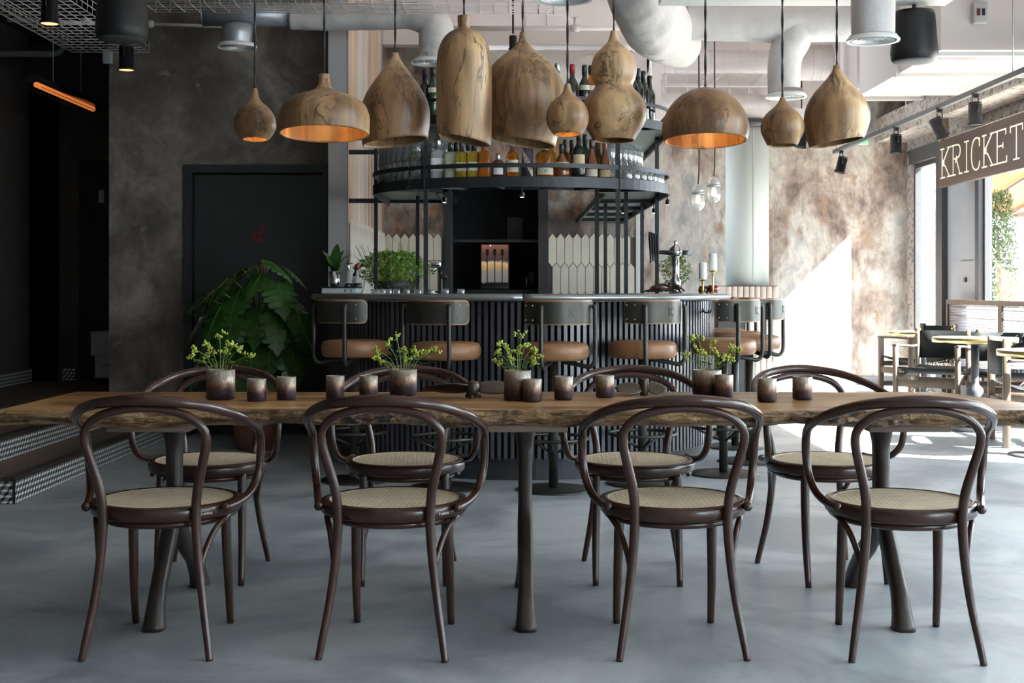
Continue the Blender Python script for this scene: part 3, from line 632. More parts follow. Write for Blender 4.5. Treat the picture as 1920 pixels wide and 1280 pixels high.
for X in (-1.16, .045, 1.268):
    MB().rbox((X, .0, .660), (.265, .66, .027), .005, seg=2).build('batten', BATTEN, dt)
    leg = MB()
    def sweep(path, rx, ry, seg=14):
        P = crom([(X, y, z) for y, z in path], 5); a = interp(rx, len(P)); b = interp(ry, len(P)); rg = []
        for i, p in enumerate(P):
            t = (P[min(i+1, len(P)-1)]-P[max(i-1, 0)]).normalized(); nrm = Vector((0, t.z, -t.y))
            if i == len(P)-1 : nrm = Vector((0, -1, 0))
            rg.append([p+Vector((1,0,0))*a[i]*math.copysign(abs(cos(q))**.7, cos(q))+nrm*b[i]*math.copysign(abs(sin(q))**.7, sin(q)) for q in (2*PI*k/seg for k in range(seg))])
        leg.loft(rg, 0, True, True, True)
    sweep([(-.0,.648),(-.0,.62),(-.004,.56),(-.010,.46),(-.018,.37),(-.05,.29),(-.125,.205),(-.20,.12),(-.235,.05),(-.25,.0)], [.058,.038,.027,.024,.024,.026,.026,.025,.030,.037], [.085,.05,.034,.030,.032,.040,.038,.032,.036,.048])
    sweep([(0,.62),(.004,.56),(.010,.46),(.018,.37),(.05,.29),(.14,.205),(.25,.13),(.33,.05),(.36,.0)], [.034,.027,.024,.024,.026,.026,.025,.030,.037], [.045,.034,.030,.032,.040,.038,.032,.036,.048])
    leg.build('leg', IRON, dt)

# ============================================================ BENTWOOD CHAIRS
def mirror(pts): return [(-x, y, z) for x, y, z in pts[::-1]]+list(pts[1:] if abs(pts[0][0]) < 1e-6 else pts)
def make_chair(name, label, loc, rz, group):
    t = thing(name, label, 'chair', loc, rz, group)
    outer = [(0,-.290,.778),(.10,-.272,.770),(.18,-.222,.753),(.24,-.135,.722),(.268,-.04,.690),(.277,.04,.662),(.278,.08,.625),(.276,.09,.56),(.268,.08,.50),(.252,.03,.457),(.232,-.05,.440),(.214,-.125,.438)]
    m = MB(); m.tube(mirror(outer), [.0125,.0125,.0135,.0145,.0155,.0165,.0155,.0145,.0135,.0125,.0125], 12, 0, 5)
    for s in (-1, 1): m.ball((s*.214, -.125, .438), .0148, 10)
    m.build('arm_rail', BENT, t)
    inner = [(0,-.272,.752),(.06,-.268,.748),(.13,-.260,.728),(.172,-.250,.692),(.180,-.238,.650),(.166,-.222,.585),(.146,-.205,.50),(.139,-.196,.42),(.146,-.196,.30),(.162,-.205,.17),(.182,-.228,.05),(.190,-.238,.0)]
    MB().tube(mirror(inner), [.0105,.0125,.0150,.0145,.0135,.0130,.0130,.0130,.0135,.0145,.0150,.0125,.0105], 12, 0, 5).build('back_hoop', BENT, t)
    for s in (-1, 1):
        MB().tube([(s*.150,.150,.415),(s*.152,.156,.30),(s*.155,.172,.15),(s*.156,.198,0)], [.0165,.0165,.0145,.0115], 12).build('leg', BENT, t)
    MB().lathe([(.190,.408),(.222,.405),(.229,.412),(.2315,.435),(.227,.446),(.215,.4495),(.203,.447),(.197,.440),(.190,.408)], seg=48, cap0=False, cap1=False).build('seat_rim', BENT, t)
    c = MB(); Rr = .203; zc = .4440
    def strip(u, ang, z, wd):
        h_ = math.sqrt(max(0, Rr*Rr-u*u))
        if h_ < .01: return
        d = Vector((cos(ang), sin(ang), 0)); n_ = Vector((-sin(ang), cos(ang), 0))
        c.bar(d*-h_+n_*u+Vector((0,0,z)), d*h_+n_*u+Vector((0,0,z)), wd, .0005)
    pit = .0168; k = int(Rr/pit)
    for i in range(-k, k+1):
        for o in (-.0026, .0026):
            strip(i*pit+o, 0, zc, .0028); strip(i*pit+o, PI/2, zc+.0003, .0028)
    pit2 = pit/math.sqrt(2)*1.0; k = int(Rr/pit2)
    for i in range(-k, k+1):
        strip((i+.5)*pit2, PI/4, zc+.0006, .0024); strip((i+.5)*pit2, -PI/4, zc+.0009, .0024)
    c.build('cane_seat', CANE, t)
    MB().lathe([(.206,.4452),(.203,.4475),(.200,.4452)], seg=40, cap0=False, cap1=False).build('cane_binding', CANE, t)
    MB().tube([(.185*cos(a), .185*sin(a), .392) for a in (2*PI*i/20 for i in range(21))], .0115, 8, sub=2, caps=False).build('under_hoop', BENT, t)
    for s in (-1, 1):
        MB().tube([(s*.150,-.190,.24),(s*.158,-.176,.30),(s*.178,-.13,.365),(s*.200,-.07,.398),(s*.208,.02,.400),(s*.195,.10,.400)], [.0085,.0095,.0095,.0095,.0095,.008], 8).build('brace', BENT, t)
    return t
ch0 = make_chair('bentwood_chair', 'leftmost near dark bentwood armchair with cane seat, at table end by the tiled steps', (-1.086, 4.03, 0), 0, 'bentwood chairs on the near side of the table')
GN, GF = 'bentwood chairs on the near side of the table', 'bentwood chairs on the far side of the table'
chairs = [ch0,
 dup(ch0, (-.370, 4.03, 0), rad(-4), 'near cane armchair with white lettering on its rim, backing the propeller', GN),
 dup(ch0, (.504, 4.03, 0), rad(1), 'near cane armchair just right of the middle table leg', GN),
 dup(ch0, (1.213, 4.00, 0), rad(-5), 'rightmost near cane armchair, in front of the pale sunlit floor', GN),
 dup(ch0, (-1.170, 4.95, 0), PI+rad(2), 'far side cane armchair facing us below the monstera plant', GF),
 dup(ch0, (-.412, 4.95, 0), PI+rad(3), 'far side cane armchair behind the second flower pot', GF),
 dup(ch0, (.474, 4.95, 0), PI-rad(2), 'far side cane armchair behind the small propeller piece', GF),
 dup(ch0, (1.215, 4.95, 0), PI+rad(10), 'far side cane armchair nearest the sunny windows', GF)]
WHITEINK = M_('white ink', (.75,.73,.70), rough=.6)
for ch, tx, a0 in ((chairs[0], 'FAMEG', 41), (chairs[1], 'FAMEG', 45)):
    for i, c_ in enumerate(tx):
        a = rad(-90+a0+i*2.0); M = Matrix.Translation((.2325*cos(a), .2325*sin(a), .424)) @ Matrix.Rotation(a+PI/2, 4, 'Z') @ Matrix.Rotation(PI/2, 4, 'X')
        text(c_, .010, WHITEINK, ch, M, 'letter', .0004)

# ============================================================ ON THE TABLE
def pot(px, ybot, wpx, hpx, label, group, name, cat):
    Y = 2400*.38/(ybot-543); s = 2400/Y; r = wpx/2/s; hh = hpx/s
    t = thing(name, label, cat, ((px-960)/s, Y+r*.6, TZ+.002), 0, group)
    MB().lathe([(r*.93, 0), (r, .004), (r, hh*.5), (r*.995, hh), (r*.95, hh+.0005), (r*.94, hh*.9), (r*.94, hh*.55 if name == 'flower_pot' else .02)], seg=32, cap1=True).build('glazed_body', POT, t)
    return t, r, hh
cups = [(479,753,36,41,'metallic tealight cup right of the first flower pot'),(535,750,36,42,'metallic tealight cup second right of the first flower pot'),(627,748,35,42,'metallic tealight cup in front of the first brown stool'),(690,747,35,41,'metallic tealight cup just left of the second flower pot'),
        (998,754,36,42,'metallic tealight cup overlapping the third flower pot'),(1057,750,35,43,'metallic tealight cup over the middle of the table'),(1135,746,34,41,'metallic tealight cup framed by the far cane chair hoop'),(1366,746,22,42,'metallic tealight cup peeking out behind the fourth flower pot'),(1440,754,36,43,'dark tealight cup before the sunny far chair'),(1507,750,37,42,'rightmost dark tealight cup on the table')]
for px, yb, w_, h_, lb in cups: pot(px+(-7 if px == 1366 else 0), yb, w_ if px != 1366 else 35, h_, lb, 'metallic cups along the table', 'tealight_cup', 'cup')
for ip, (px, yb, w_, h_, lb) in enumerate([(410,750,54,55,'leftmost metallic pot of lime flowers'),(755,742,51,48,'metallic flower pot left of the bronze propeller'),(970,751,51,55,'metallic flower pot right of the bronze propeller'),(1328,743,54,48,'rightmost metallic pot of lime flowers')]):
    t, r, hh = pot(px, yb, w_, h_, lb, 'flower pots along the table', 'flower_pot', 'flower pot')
    MB().lathe([(r*.93, hh*.8), (.001, hh*.82)], seg=20, cap0=False).build('soil', SOIL, t)
    spread = [[(-.10,.03),(-.085,.06),(-.06,.035),(-.035,.05),(-.01,.105),(.02,.085),(.05,.075),(.075,.065),(.10,.035),(.02,.05),(-.05,.07)],
              [(-.10,.03),(-.09,.055),(-.055,.08),(-.03,.105),(0,.06),(.03,.055),(.05,.04),(.085,.05),(.11,.06),(-.075,.015),(.01,.03)],
              [(-.075,.02),(-.07,.05),(-.055,.085),(-.03,.05),(.0,.05),(.015,.11),(.03,.075),(.05,.06),(.075,.04),(.055,.02),(-.02,.03)],
              [(-.075,.04),(-.06,.10),(-.035,.105),(-.04,.06),(-.01,.05),(.02,.09),(.03,.05),(.06,.04),(.09,.06),(.115,.055),(.085,.025)]][ip]
    for dx, dz in spread:
        dy = R.uniform(-.04, .04); st_ = MB(); base = Vector((dx*.25, dy*.3, hh*.82)); tip = Vector((dx, dy, hh+dz+.012)); mid = Vector((dx*.5, dy*.6, hh+dz*.45+.012))
        st_.tube([base, mid, tip], .0013, 5, 0, 3)
        heads = [tip]
        for q in range(2):
            e = tip+Vector((R.uniform(-.018,.018), R.uniform(-.018,.018), R.uniform(-.012,.012))); st_.tube([mid.lerp(tip, .7), e], .0009, 4, 0, 1); heads.append(e)
        for e in heads:
            for q in range(7):
                p = e+Vector((R.gauss(0,.0045), R.gauss(0,.0045), R.gauss(0,.004))); st_.ball(p, R.uniform(.0028,.0044), 6, 1)
        for q in range(5):
            p = base.lerp(tip, R.uniform(.35, .95)); a = R.uniform(0, 6.3); l = R.uniform(.012, .024); d = Vector((cos(a), sin(a), R.uniform(-.2,.7)))*l; n_ = Vector((-sin(a), cos(a), .2))*l*.35
            st_.poly([p, p+d*.5+n_, p+d, p+d*.5-n_], 0)
        st_.build('sprig', [GREEN, LIME], t)
# bronze propellers
PROP = M_('old bronze', (.065,.055,.042), (.12,.10,.075), .40, .85, scale=10)
def blade(L_, W_, tw, bend, mb, ang, z0):
    for sg in (0,):
        rows = []
        for i in range(9):
            u = i/8; wd = W_*math.sqrt(max(.0, 1-((u-.48)/.53)**2))+.004; x = .012+L_*u; tt = tw*(1-.45*u)
            ring = []
            for k in range(10):
                a = 2*PI*k/10; yy = cos(a)*wd/2; zz = sin(a)*(.0045*(1-u)+.0015)
                ring.append(Vector((x, yy*cos(tt)-zz*sin(tt), yy*sin(tt)+zz*cos(tt)+bend*u*u+z0)))
            rows.append([Matrix.Rotation(ang, 3, 'Z') @ p for p in ring])
        mb.loft(rows, 0, True, True, True)
p1 = thing('propeller', 'two-bladed bronze propeller lying flat between the flower pots', 'propeller', (-.138, 4.50, TZ))
for a, z in ((rad(184), .034), (rad(8), .036)):
    m = MB(); blade(.165, .085, rad(35), .0, m, a, z); m.build('blade', PROP, p1)
MB().lathe([(.017,.002),(.023,.008),(.024,.045),(.018,.058),(.007,.06)], seg=20).build('hub', PROP, p1)
for k in range(3): MB().ball((.028*cos(2.1*k+.4), .028*sin(2.1*k+.4), .006), .006, 8).build('foot', PROP, p1)
p2 = thing('propeller', 'small bronze propeller with upturned blade before the fourth stool column', 'propeller', (.475, 4.60, TZ))
m = MB(); blade(.10, .06, rad(-50), .0, m, rad(200), .026); m.build('blade', PROP, p2)
m = MB(); blade(.07, .05, rad(60), .0, m, rad(15), .026); m.build('blade', PROP, p2)
MB().lathe([(.013,.0),(.016,.006),(.016,.055),(.014,.062)], seg=16).build('hub', PROP, p2)

# ============================================================ WOODEN PENDANTS
PEND = [
 (478, 4.40, 0, 1, [(166,4),(180,6.5),(190,12),(197,20),(207,30),(220,37.5),(230,39.5),(240,39),(250,34),(257,29),(261,25)], 'smallest round pendant at the far left of the row'),
 (608, 4.30, 0, 1, [(139,10),(150,10),(158,11.5),(165,15),(171,25),(177,45),(184,61),(194,74),(206,81.5),(220,85),(236,85),(251,84)], 'wide squat lit pendant with a short neck'),
 (741, 4.48, -.06, 0, [(99,6),(110,9),(125,19),(140,30),(155,41),(170,51),(185,58.5),(200,63),(215,65),(230,65),(245,64),(266,61)], 'tapering bell pendant between the squat one and the tall one'),
 (870, 4.34, .10, 0, [(30,12),(40,12),(54,12.5),(58,22),(65,32),(76,41),(92,47.5),(112,51),(150,52),(200,52),(240,51.5),(262,50)], 'tall bottle-shaped pendant with a square neck'),
 (980, 4.52, .06, 0, [(60,5),(75,8),(85,14),(96,26),(110,44),(125,59),(145,71),(165,77.5),(185,79),(205,78),(225,74),(245,67),(267,61)], 'big onion pendant with a dark crackled inlay line'),
 (1064, 4.28, 0, 1, [(157,5),(168,7.5),(178,13),(188,26),(199,34.5),(213,39.5),(225,40),(237,36.5),(246,30.5),(252,26)], 'small lit onion pendant hanging before the big onion one'),
 (1151, 4.46, 0, 0, [(58,6),(70,8.5),(80,13),(90,23),(103,35),(115,40.5),(130,43),(145,41),(155,37),(161,35.5),(168,39),(180,50),(195,59),(210,62),(225,60),(240,53),(252,45),(263,39)], 'gourd-shaped pendant of two stacked globes'),
 (1322.5, 4.40, 0, 1, [(163,3),(166,16),(172,33),(182,50),(195,63),(210,72.5),(225,78.5),(240,81),(253,80),(264,77.5)], 'lit dome pendant without a neck'),
 (1467, 4.38, 0, 0, [(182,4),(191,7.5),(201,16),(211,28),(223,37),(235,40),(247,39.5),(261,33.5),(272,28)], 'small dark onion pendant in front of the air diffuser'),
 (1569, 4.44, -.08, 0, [(122,6),(132,8.5),(145,17),(160,30),(175,43),(195,55),(212,60),(230,60.5),(245,57.5),(262,52),(267,50)], 'large tapered pendant at the right end of the row')]
for px, Y, cut, lit, prof, lb in PEND:
    s = 2400/Y; P = [(hw/s, 1.1+(543-y)/s) for y, hw in prof]; zb = P[-1][1]; zt = P[0][1]
    t = thing('pendant_lamp', lb, 'pendant lamp', ((px-960)/s, Y, zb), 0, 'turned wooden pendants over the table')
    O = [tuple(q) for q in [(p.x, p.y) for p in (Vector((a, b-zb, 0)) for a, b in P)]]
    sm = crom([(a, b, 0) for a, b in O], 4); outer = [(p.x, p.y) for p in sm]
    H = outer[0][1]; th = .006
    inner = [(max(.002, r_-th), min(z, H-.03)) for r_, z in outer if z < H*.80][::-1]
    prof2 = [(max(r_, .002), z) for r_, z in outer]+[(outer[-1][0]-th*.5, -.0015)]+inner
    def fn(p, cut=cut, H=H, lit=lit): 
        k = max(0, 1-p.z/(H*.55)); return Vector((p.x, p.y, p.z-cut*p.x*k*2.2-(.05 if lit else .02)*p.y*k*1.6))
    sh = MB().lathe(prof2, seg=56, cap0=True, cap1=True, fn=fn).build('shade', WOODP, t)
    tw = MB(); 
    for ph in (0, PI):
        L_ = CZ-zb-H; n_ = 60
        tw.tube([(.0022*cos(ph+k*1.3), .0022*sin(ph+k*1.3), H-.01+(L_+.01)*k/n_) for k in range(n_+1)], .0026, 5, sub=1)
    tw.build('cord', CORD, t)
    bz = max(.03, min(.075, H*.3)) if lit else H*.42
    if outer[-1][0] < .06 and lit: bz = .062
    bu = MB().lathe([(.001,bz-.03),(.012,bz-.026),(.019,bz-.008),(.018,bz+.01),(.010,bz+.03),(.009,bz+.05)], seg=14).build('bulb', GLASS, t)
    if lit: MB().tube([(-.006,0,bz-.008),(-.003,0,bz+.012),(0,0,bz-.008),(.003,0,bz+.012),(.006,0,bz-.008)], .0012, 5, sub=2).build('filament', BULB, bu)
    MB().lathe([(.011,bz+.045),(.013,bz+.05),(.013,min(H*.8,bz+.10))], seg=12).build('lamp_holder', BLKMET, t)
    if lit:
        ld = bpy.data.lights.new('pendant_light', 'POINT'); ld.energy = .85 if outer[-1][0] > .06 else .22; ld.color = (1.0, .50, .15); ld.shadow_soft_size = .012
        lo = bpy.data.objects.new('pendant_light', ld); COL.objects.link(lo); lo.parent = t; lo.location = (0, -.0, bz)

# ============================================================ THE BAR
BC = (.06, 8.6); RB = 1.27
def stations(y_left, y_right, n=48, C=BC):
    out = []
    out.append((Vector((C[0], y_left, 0)), Vector((-1, 0, 0))))
    for i in range(n+1):
        a = -PI/2+PI*i/n; out.append((Vector((C[0], C[1], 0)), Vector((sin(a), -cos(a), 0))))
    out.append((Vector((C[0], y_right, 0)), Vector((1, 0, 0))))
    return out
def band(mb, sts, prof, mat=0, smooth=True, ell=(1, 1), closed=True):
    rings = [[c+Vector((n.x*r*ell[0], n.y*r*ell[1], z)) for r, z in prof] for c, n in sts]
    return mb.loft(rings, mat, smooth, True, True, closed)
bar = thing('bar_counter', 'rounded bar clad in black vertical slats', 'bar', (0, 0, 0))
m = MB(); band(m, stations(9.28, 10.4), [(RB-.035, .13), (RB-.035, 1.03), (RB-.09, 1.03), (RB-.09, .13)], smooth=False); m.build('backing', BACKING, bar)
m = MB(); band(m, stations(9.28, 10.4), [(1.20, 0), (1.20, .13), (1.10, .13), (1.10, 0)], smooth=False); m.build('plinth', PLINTH, bar)
sl = MB().box((0, -.016, .58), (.021, .034, .90)).mesh('slat', SLAT)
ns = 105
for i in range(ns+1):
    a = -PI/2+PI*i/ns; o = link('slat', sl, bar, (BC[0]+(RB-.02)*sin(a), BC[1]-(RB-.02)*cos(a), 0)); o.rotation_euler = (0, 0, a)
for k in range(1, 18):
    o = link('slat', sl, bar, (BC[0]-(RB-.02), BC[1]+k*.038, 0)); o.rotation_euler = (0, 0, -PI/2)
for k in range(1, 47):
    o = link('slat', sl, bar, (BC[0]+(RB-.02), BC[1]+k*.038, 0)); o.rotation_euler = (0, 0, PI/2)
for a in (-10, 14, 34, 62): 
    hk = MB(); q = Matrix.Rotation(rad(a), 4, 'Z')
    P = [q @ Vector(p) for p in ((0,-(RB+.012),.985),(0,-(RB+.02),.965),(0,-(RB+.05),.955),(0,-(RB+.06),.975))]
    for sx in (-.022, .022):
        hk.tube([p+q @ Vector((sx*(i>0)*(.3*i), 0, 0))+Vector((BC[0], BC[1], 0)) for i, p in enumerate(P)], .0045, 6)
    hk.build('coat_hook', BLKMET, bar)
cap = [(.66,1.034),(1.375,1.034),(1.388,1.042),(1.393,1.054),(1.388,1.066),(1.375,1.074),(.66,1.074)]
ctop = thing('bar_worktop', 'pewter counter top with a rolled edge on the slatted bar', 'counter', (0, 0, 0))
sts = stations(9.28, 10.4, 60); k = 31
m = MB(); band(m, sts[:k+1], cap); m.build('slab', PEWTER, ctop)
c0, n0 = sts[k]; nn = Vector((n0.x+.0035, n0.y, 0)).normalized()
m = MB(); band(m, [(c0, nn)]+sts[k+1:], cap); m.build('slab', PEWTER, ctop)

# ---------------------------------------------------------------- bar stools
def make_stool(label, loc, yaw):
    t = thing('bar_stool', label, 'bar stool', loc, yaw, 'leather swivel stools round the bar')
    MB().lathe([(.205,0),(.205,.006),(.198,.010),(.03,.014)], seg=40).build('base', GUN, t)
    MB().lathe([(.026,.012),(.026,.715)], seg=20).build('column', GUN, t)
    rg = MB().tube([(.19*cos(a), .19*sin(a), .285) for a in (2*PI*i/24 for i in range(25))], .0095, 8, sub=2, caps=False).build('foot_ring', GUN, t)
    for a in (PI/2, PI/2+2*PI/3, PI/2+4*PI/3):
        MB().tube([(.024*cos(a+.5), .024*sin(a+.5), .205), (.187*cos(a+.5), .187*sin(a+.5), .282)], .0075, 7, sub=1).build('spoke', GUN, rg)
    MB().lathe([(.12,.712),(.175,.716),(.190,.730),(.195,.755),(.193,.785),(.182,.803),(.15,.811),(.05,.814),(.002,.814)], seg=40).build('seat', LEATHER, t)
    MB().lathe([(.1965,.757),(.1975,.759),(.1965,.761)], seg=40, cap0=False, cap1=False).build('seat_seam', LEATHER, t)
    def arc(r0, r1, z0, z1, am, name, mat, mb=None, rr=0.0):
        mb = MB(); rings = []; n_ = 60
        for i in range(n_+1):
            a = -am+2*am*i/n_; e = 1-abs(2*i/n_-1); dz = 0 if e > .12 else rr*(1-math.sqrt(max(0, 1-(1-e/.12)**2)))
            d = Vector((sin(a), -cos(a), 0))
            rings.append([d*r0+Vector((0,0,z0+dz)), d*r1+Vector((0,0,z0+dz)), d*r1+Vector((0,0,z1-dz)), d*r0+Vector((0,0,z1-dz))])
        mb.loft(rings, 0, False, True, True); return mb.build(name, mat, t)
    pl = arc(.212, .218, .917, 1.035, rad(74), 'back_plate', GUN, rr=.02)
    arc(.183, .212, .910, 1.045, rad(76), 'back_pad', LEATHER, rr=.025)
    sm = MB()
    for sg in (-1, 1):
        for a in (70, 58):
            for z in (.937, 1.015):
                q = rad(a)*sg; sm.ball((.2185*sin(q), -.2185*cos(q), z), .0048, 8)
    tag(sm.build('rivets', STUD, pl), kind='stuff')
    for sg in (-1, 1):
        q = rad(43)*sg; d = Vector((sin(q), -cos(q), 0))
        MB().tube([d*.223+Vector((0,0,1.010)), d*.237+Vector((0,0,1.003)), d*.240+Vector((0,0,.95)), d*.240+Vector((0,0,.85)), d*.240+Vector((0,0,.74)), d*.232+Vector((0,0,.700)), d*.205+Vector((0,0,.680)), d*.15+Vector((0,0,.690)), d*.05+Vector((0,0,.706))], .0125, 10).build('back_arm', GUN, t)
    Mx = Matrix.Translation((0, -.2185, .975)) @ Matrix.Rotation(PI/2, 4, 'X')
    text('K', .062, GUN, pl, Mx, 'letter', .0016)
    b = MB(); b.box((0,-.2188,1.000),(.05,.0022,.0025)).box((0,-.2188,.950),(.05,.0022,.0025)); b.build('letter_bar', GUN, pl)
    return t
s0 = make_stool('tan leather bar stool at the left end of the bar', (-.905, 7.38, 0), rad(-50))
for X, Y_, yw, lb in ((-.367,7.10,-36,'tan leather bar stool behind the second flower pot'),(.229,7.04,25,'middle bar stool with a K on its dark back plate'),(.740,7.263,41,'K-plate bar stool before the brightest slats'),(1.262,7.64,54,'bar stool behind the fourth flower pot, at the bar corner'),(1.52,8.19,64,'bar stool half hidden behind the corner one, against the sunlit wall'),(1.56,8.95,90,'second last bar stool, only its tan seat seen past the bar side'),(1.56,9.6,92,'hindmost bar stool far along the bar side')):
    dup(s0, (X, Y_, 0), rad(yw), lb)

# ---------------------------------------------------------------- steel gantry on the bar
EA, EB = .965, .75; GC = (.06, 8.35)
def gst(yl, yr, n=48): return stations(yl, yr, n, GC)
gan = thing('bar_gantry', 'black steel two-tier bottle rack standing on the bar', 'rack', (0, 0, 0))
def gband(prof, yl, yr, name, mat, smooth=False):
    m = MB(); band(m, gst(yl, yr), prof, 0, smooth, (EA, EB)); return m.build(name, mat, gan)
gband([(.985,1.711),(1.0,1.711),(1.0,1.774),(.985,1.774)], 9.35, BARY, 'outer_band', RACK)
gband([(.56,1.72),(.575,1.72),(.575,1.765),(.56,1.765)], 9.35, BARY, 'inner_band', RACK)
gband([(.985,1.755),(.575,1.755),(.575,1.765),(.985,1.765)], 9.35, BARY, 'shelf_glass', RIBGLASS)
gband([(.988,1.828),(1.0,1.828),(1.0,1.854),(.988,1.854)], 9.0, 9.6, 'guard_rail', RACK)
gband([(.985,2.10),(1.0,2.10),(1.0,2.155),(.985,2.155)], 9.35, 10.6, 'outer_band', RACK)
gband([(.56,2.11),(.575,2.11),(.575,2.15),(.56,2.15)], 9.35, 10.6, 'inner_band', RACK)
gband([(.985,2.135),(.575,2.135),(.575,2.145),(.985,2.145)], 9.35, 10.6, 'shelf_glass', RIBGLASS)
gband([(.99,2.235),(1.0,2.235),(1.0,2.255),(.99,2.255)], 9.0, 10.4, 'guard_rail', RACK)
def gp(a, k=1.0): return Vector((GC[0]+EA*k*sin(a), GC[1]-EB*k*cos(a), 0))
for a in (-.66, .66):
    p = gp(a, .985); MB().bx(p.x-.013, p.x+.013, p.y-.013, p.y+.013, 1.074, 2.26).build('post', RACK, gan)
for x, y, zt in ((-.39,8.0,1.76),(.53,8.0,1.76),(-.93,8.75,2.14),(-.66,8.95,2.14),(.757,8.5,2.14),(.955,9.4,1.76),(.985,8.7,2.14),(.70,9.6,1.76)):
    MB().bx(x-.0125, x+.0125, y-.0125, y+.0125, 1.074 if abs(x) > .5 or y < 8.2 else 0, zt).build('post', RACK, gan)
for a in (-1.15, -.66, -.2, .25, .66, 1.15):
    p, q = gp(a, .57), gp(a, .99)
    for z in (1.735, 2.12): MB().bar(p+Vector((0,0,z)), q+Vector((0,0,z)), .018, .028).build('crossbar', RACK, gan)
for z in (1.745, 2.10):
    MB().bx(-1.19, -.40, 9.335, 9.36, z-.013, z+.02).build('wall_bar', RACK, gan)
for yy in (9.2, 10.0, 10.8, 11.6): MB().bx(.60, 1.02, yy-.01, yy+.01, 1.722, 1.75).build('crossbar', RACK, gan)
def shelf_spot(x, y, z, label):
    t = thing('shelf_spotlight', label, 'spotlight', (x, y, z), 0, 'small spotlights under the gantry')
    MB().tube([(0,0,0),(0,0,-.03)], .004, 6, sub=1).build('stem', BLKMET, t)
    MB().lathe([(.010,-.028),(.014,-.032),(.014,-.062)], seg=14).build('head', BLKMET, t); MB().lathe([(.011,-.0622),(.011,-.0635)], seg=14).build('lens', SMALLL, t)
for (x, y, lb) in ((*gp(.0,.975)[:2], 'tiny spotlight at the front middle of the gantry'), (*gp(-.95,.62)[:2], 'tiny spotlight under the gantry left end'), (*gp(1.0,.75)[:2], 'tiny spotlight beside the right front post'), (*gp(1.5,.985)[:2], 'tiny spotlight at the right end of the gantry'), (1.02, 9.2, 'tiny spotlight first along the right side shelf'), (1.02, 10.0, 'tiny spotlight second along the right side shelf'), (.80, 9.2, 'tiny spotlight on the inner edge of the side shelf')):
    shelf_spot(x, y, 1.713, lb)
# ---------------------------------------------------------------- bottles and glasses on the gantry
AMBER = M_('amber spirit', (.50,.16,.015), rough=.05, trans=.7, ior=1.35); YEL = M_('yellow spirit', (.62,.43,.03), rough=.05, trans=.7, ior=1.35)
DKRED = M_('dark red spirit', (.10,.018,.010), rough=.08, coat=.6); COGN = M_('cognac', (.16,.045,.012), rough=.08, coat=.6); ORNG = M_('orange spirit', (.70,.20,.02), rough=.05, trans=.7, ior=1.35)
BLKGL = M_('black glass', (.010,.011,.012), rough=.10, coat=.7); GRNGL = M_('green glass', (.012,.05,.02), rough=.1, coat=.6); PALEB = M_('pale spirit', (.66,.70,.52), rough=.08, coat=.5, trans=.6, ior=1.35); CLRB = M_('clear bottle', (.72,.76,.76), rough=.08, coat=.5, trans=.6, ior=1.35)
CAPB = M_('black cap', (.02,.02,.022), rough=.4); CAPT = M_('teal cap', (.012,.035,.042), rough=.4); CAPR = M_('red cap', (.30,.015,.02), rough=.4); CAPBR = M_('copper cap', (.28,.09,.04), rough=.4); TAN = M_('tan label', (.52,.40,.22), rough=.7); CRM = M_('cream label', (.60,.55,.43), rough=.7); PINKL = M_('pale lilac label', (.66,.62,.68), rough=.7); BLACKL = M_('black label', (.03,.03,.03), rough=.6)
SHAPES = {'round': [(.040,0),(.043,.004),(.043,.125),(.038,.155),(.020,.175),(.014,.19),(.013,.235)],
 'square': [(.036,0),(.038,.004),(.038,.14),(.034,.158),(.018,.168),(.014,.18),(.014,.215)],
 'squat': [(.052,0),(.055,.005),(.055,.115),(.050,.142),(.024,.160),(.016,.168),(.015,.19)],
 'cognac': [(.040,0),(.042,.004),(.041,.08),(.030,.13),(.017,.165),(.013,.19),(.012,.235)],
 'tall': [(.042,0),(.045,.005),(.045,.16),(.038,.195),(.018,.215),(.014,.23),(.013,.29)],
 'wine': [(.035,0),(.0375,.004),(.0375,.19),(.033,.215),(.017,.245),(.0145,.26),(.0145,.315)],
 'small': [(.028,0),(.031,.004),(.031,.075),(.026,.092),(.012,.10),(.011,.12)],
 'pear': [(.044,0),(.050,.01),(.052,.05),(.044,.10),(.024,.135),(.014,.155),(.013,.20)]}
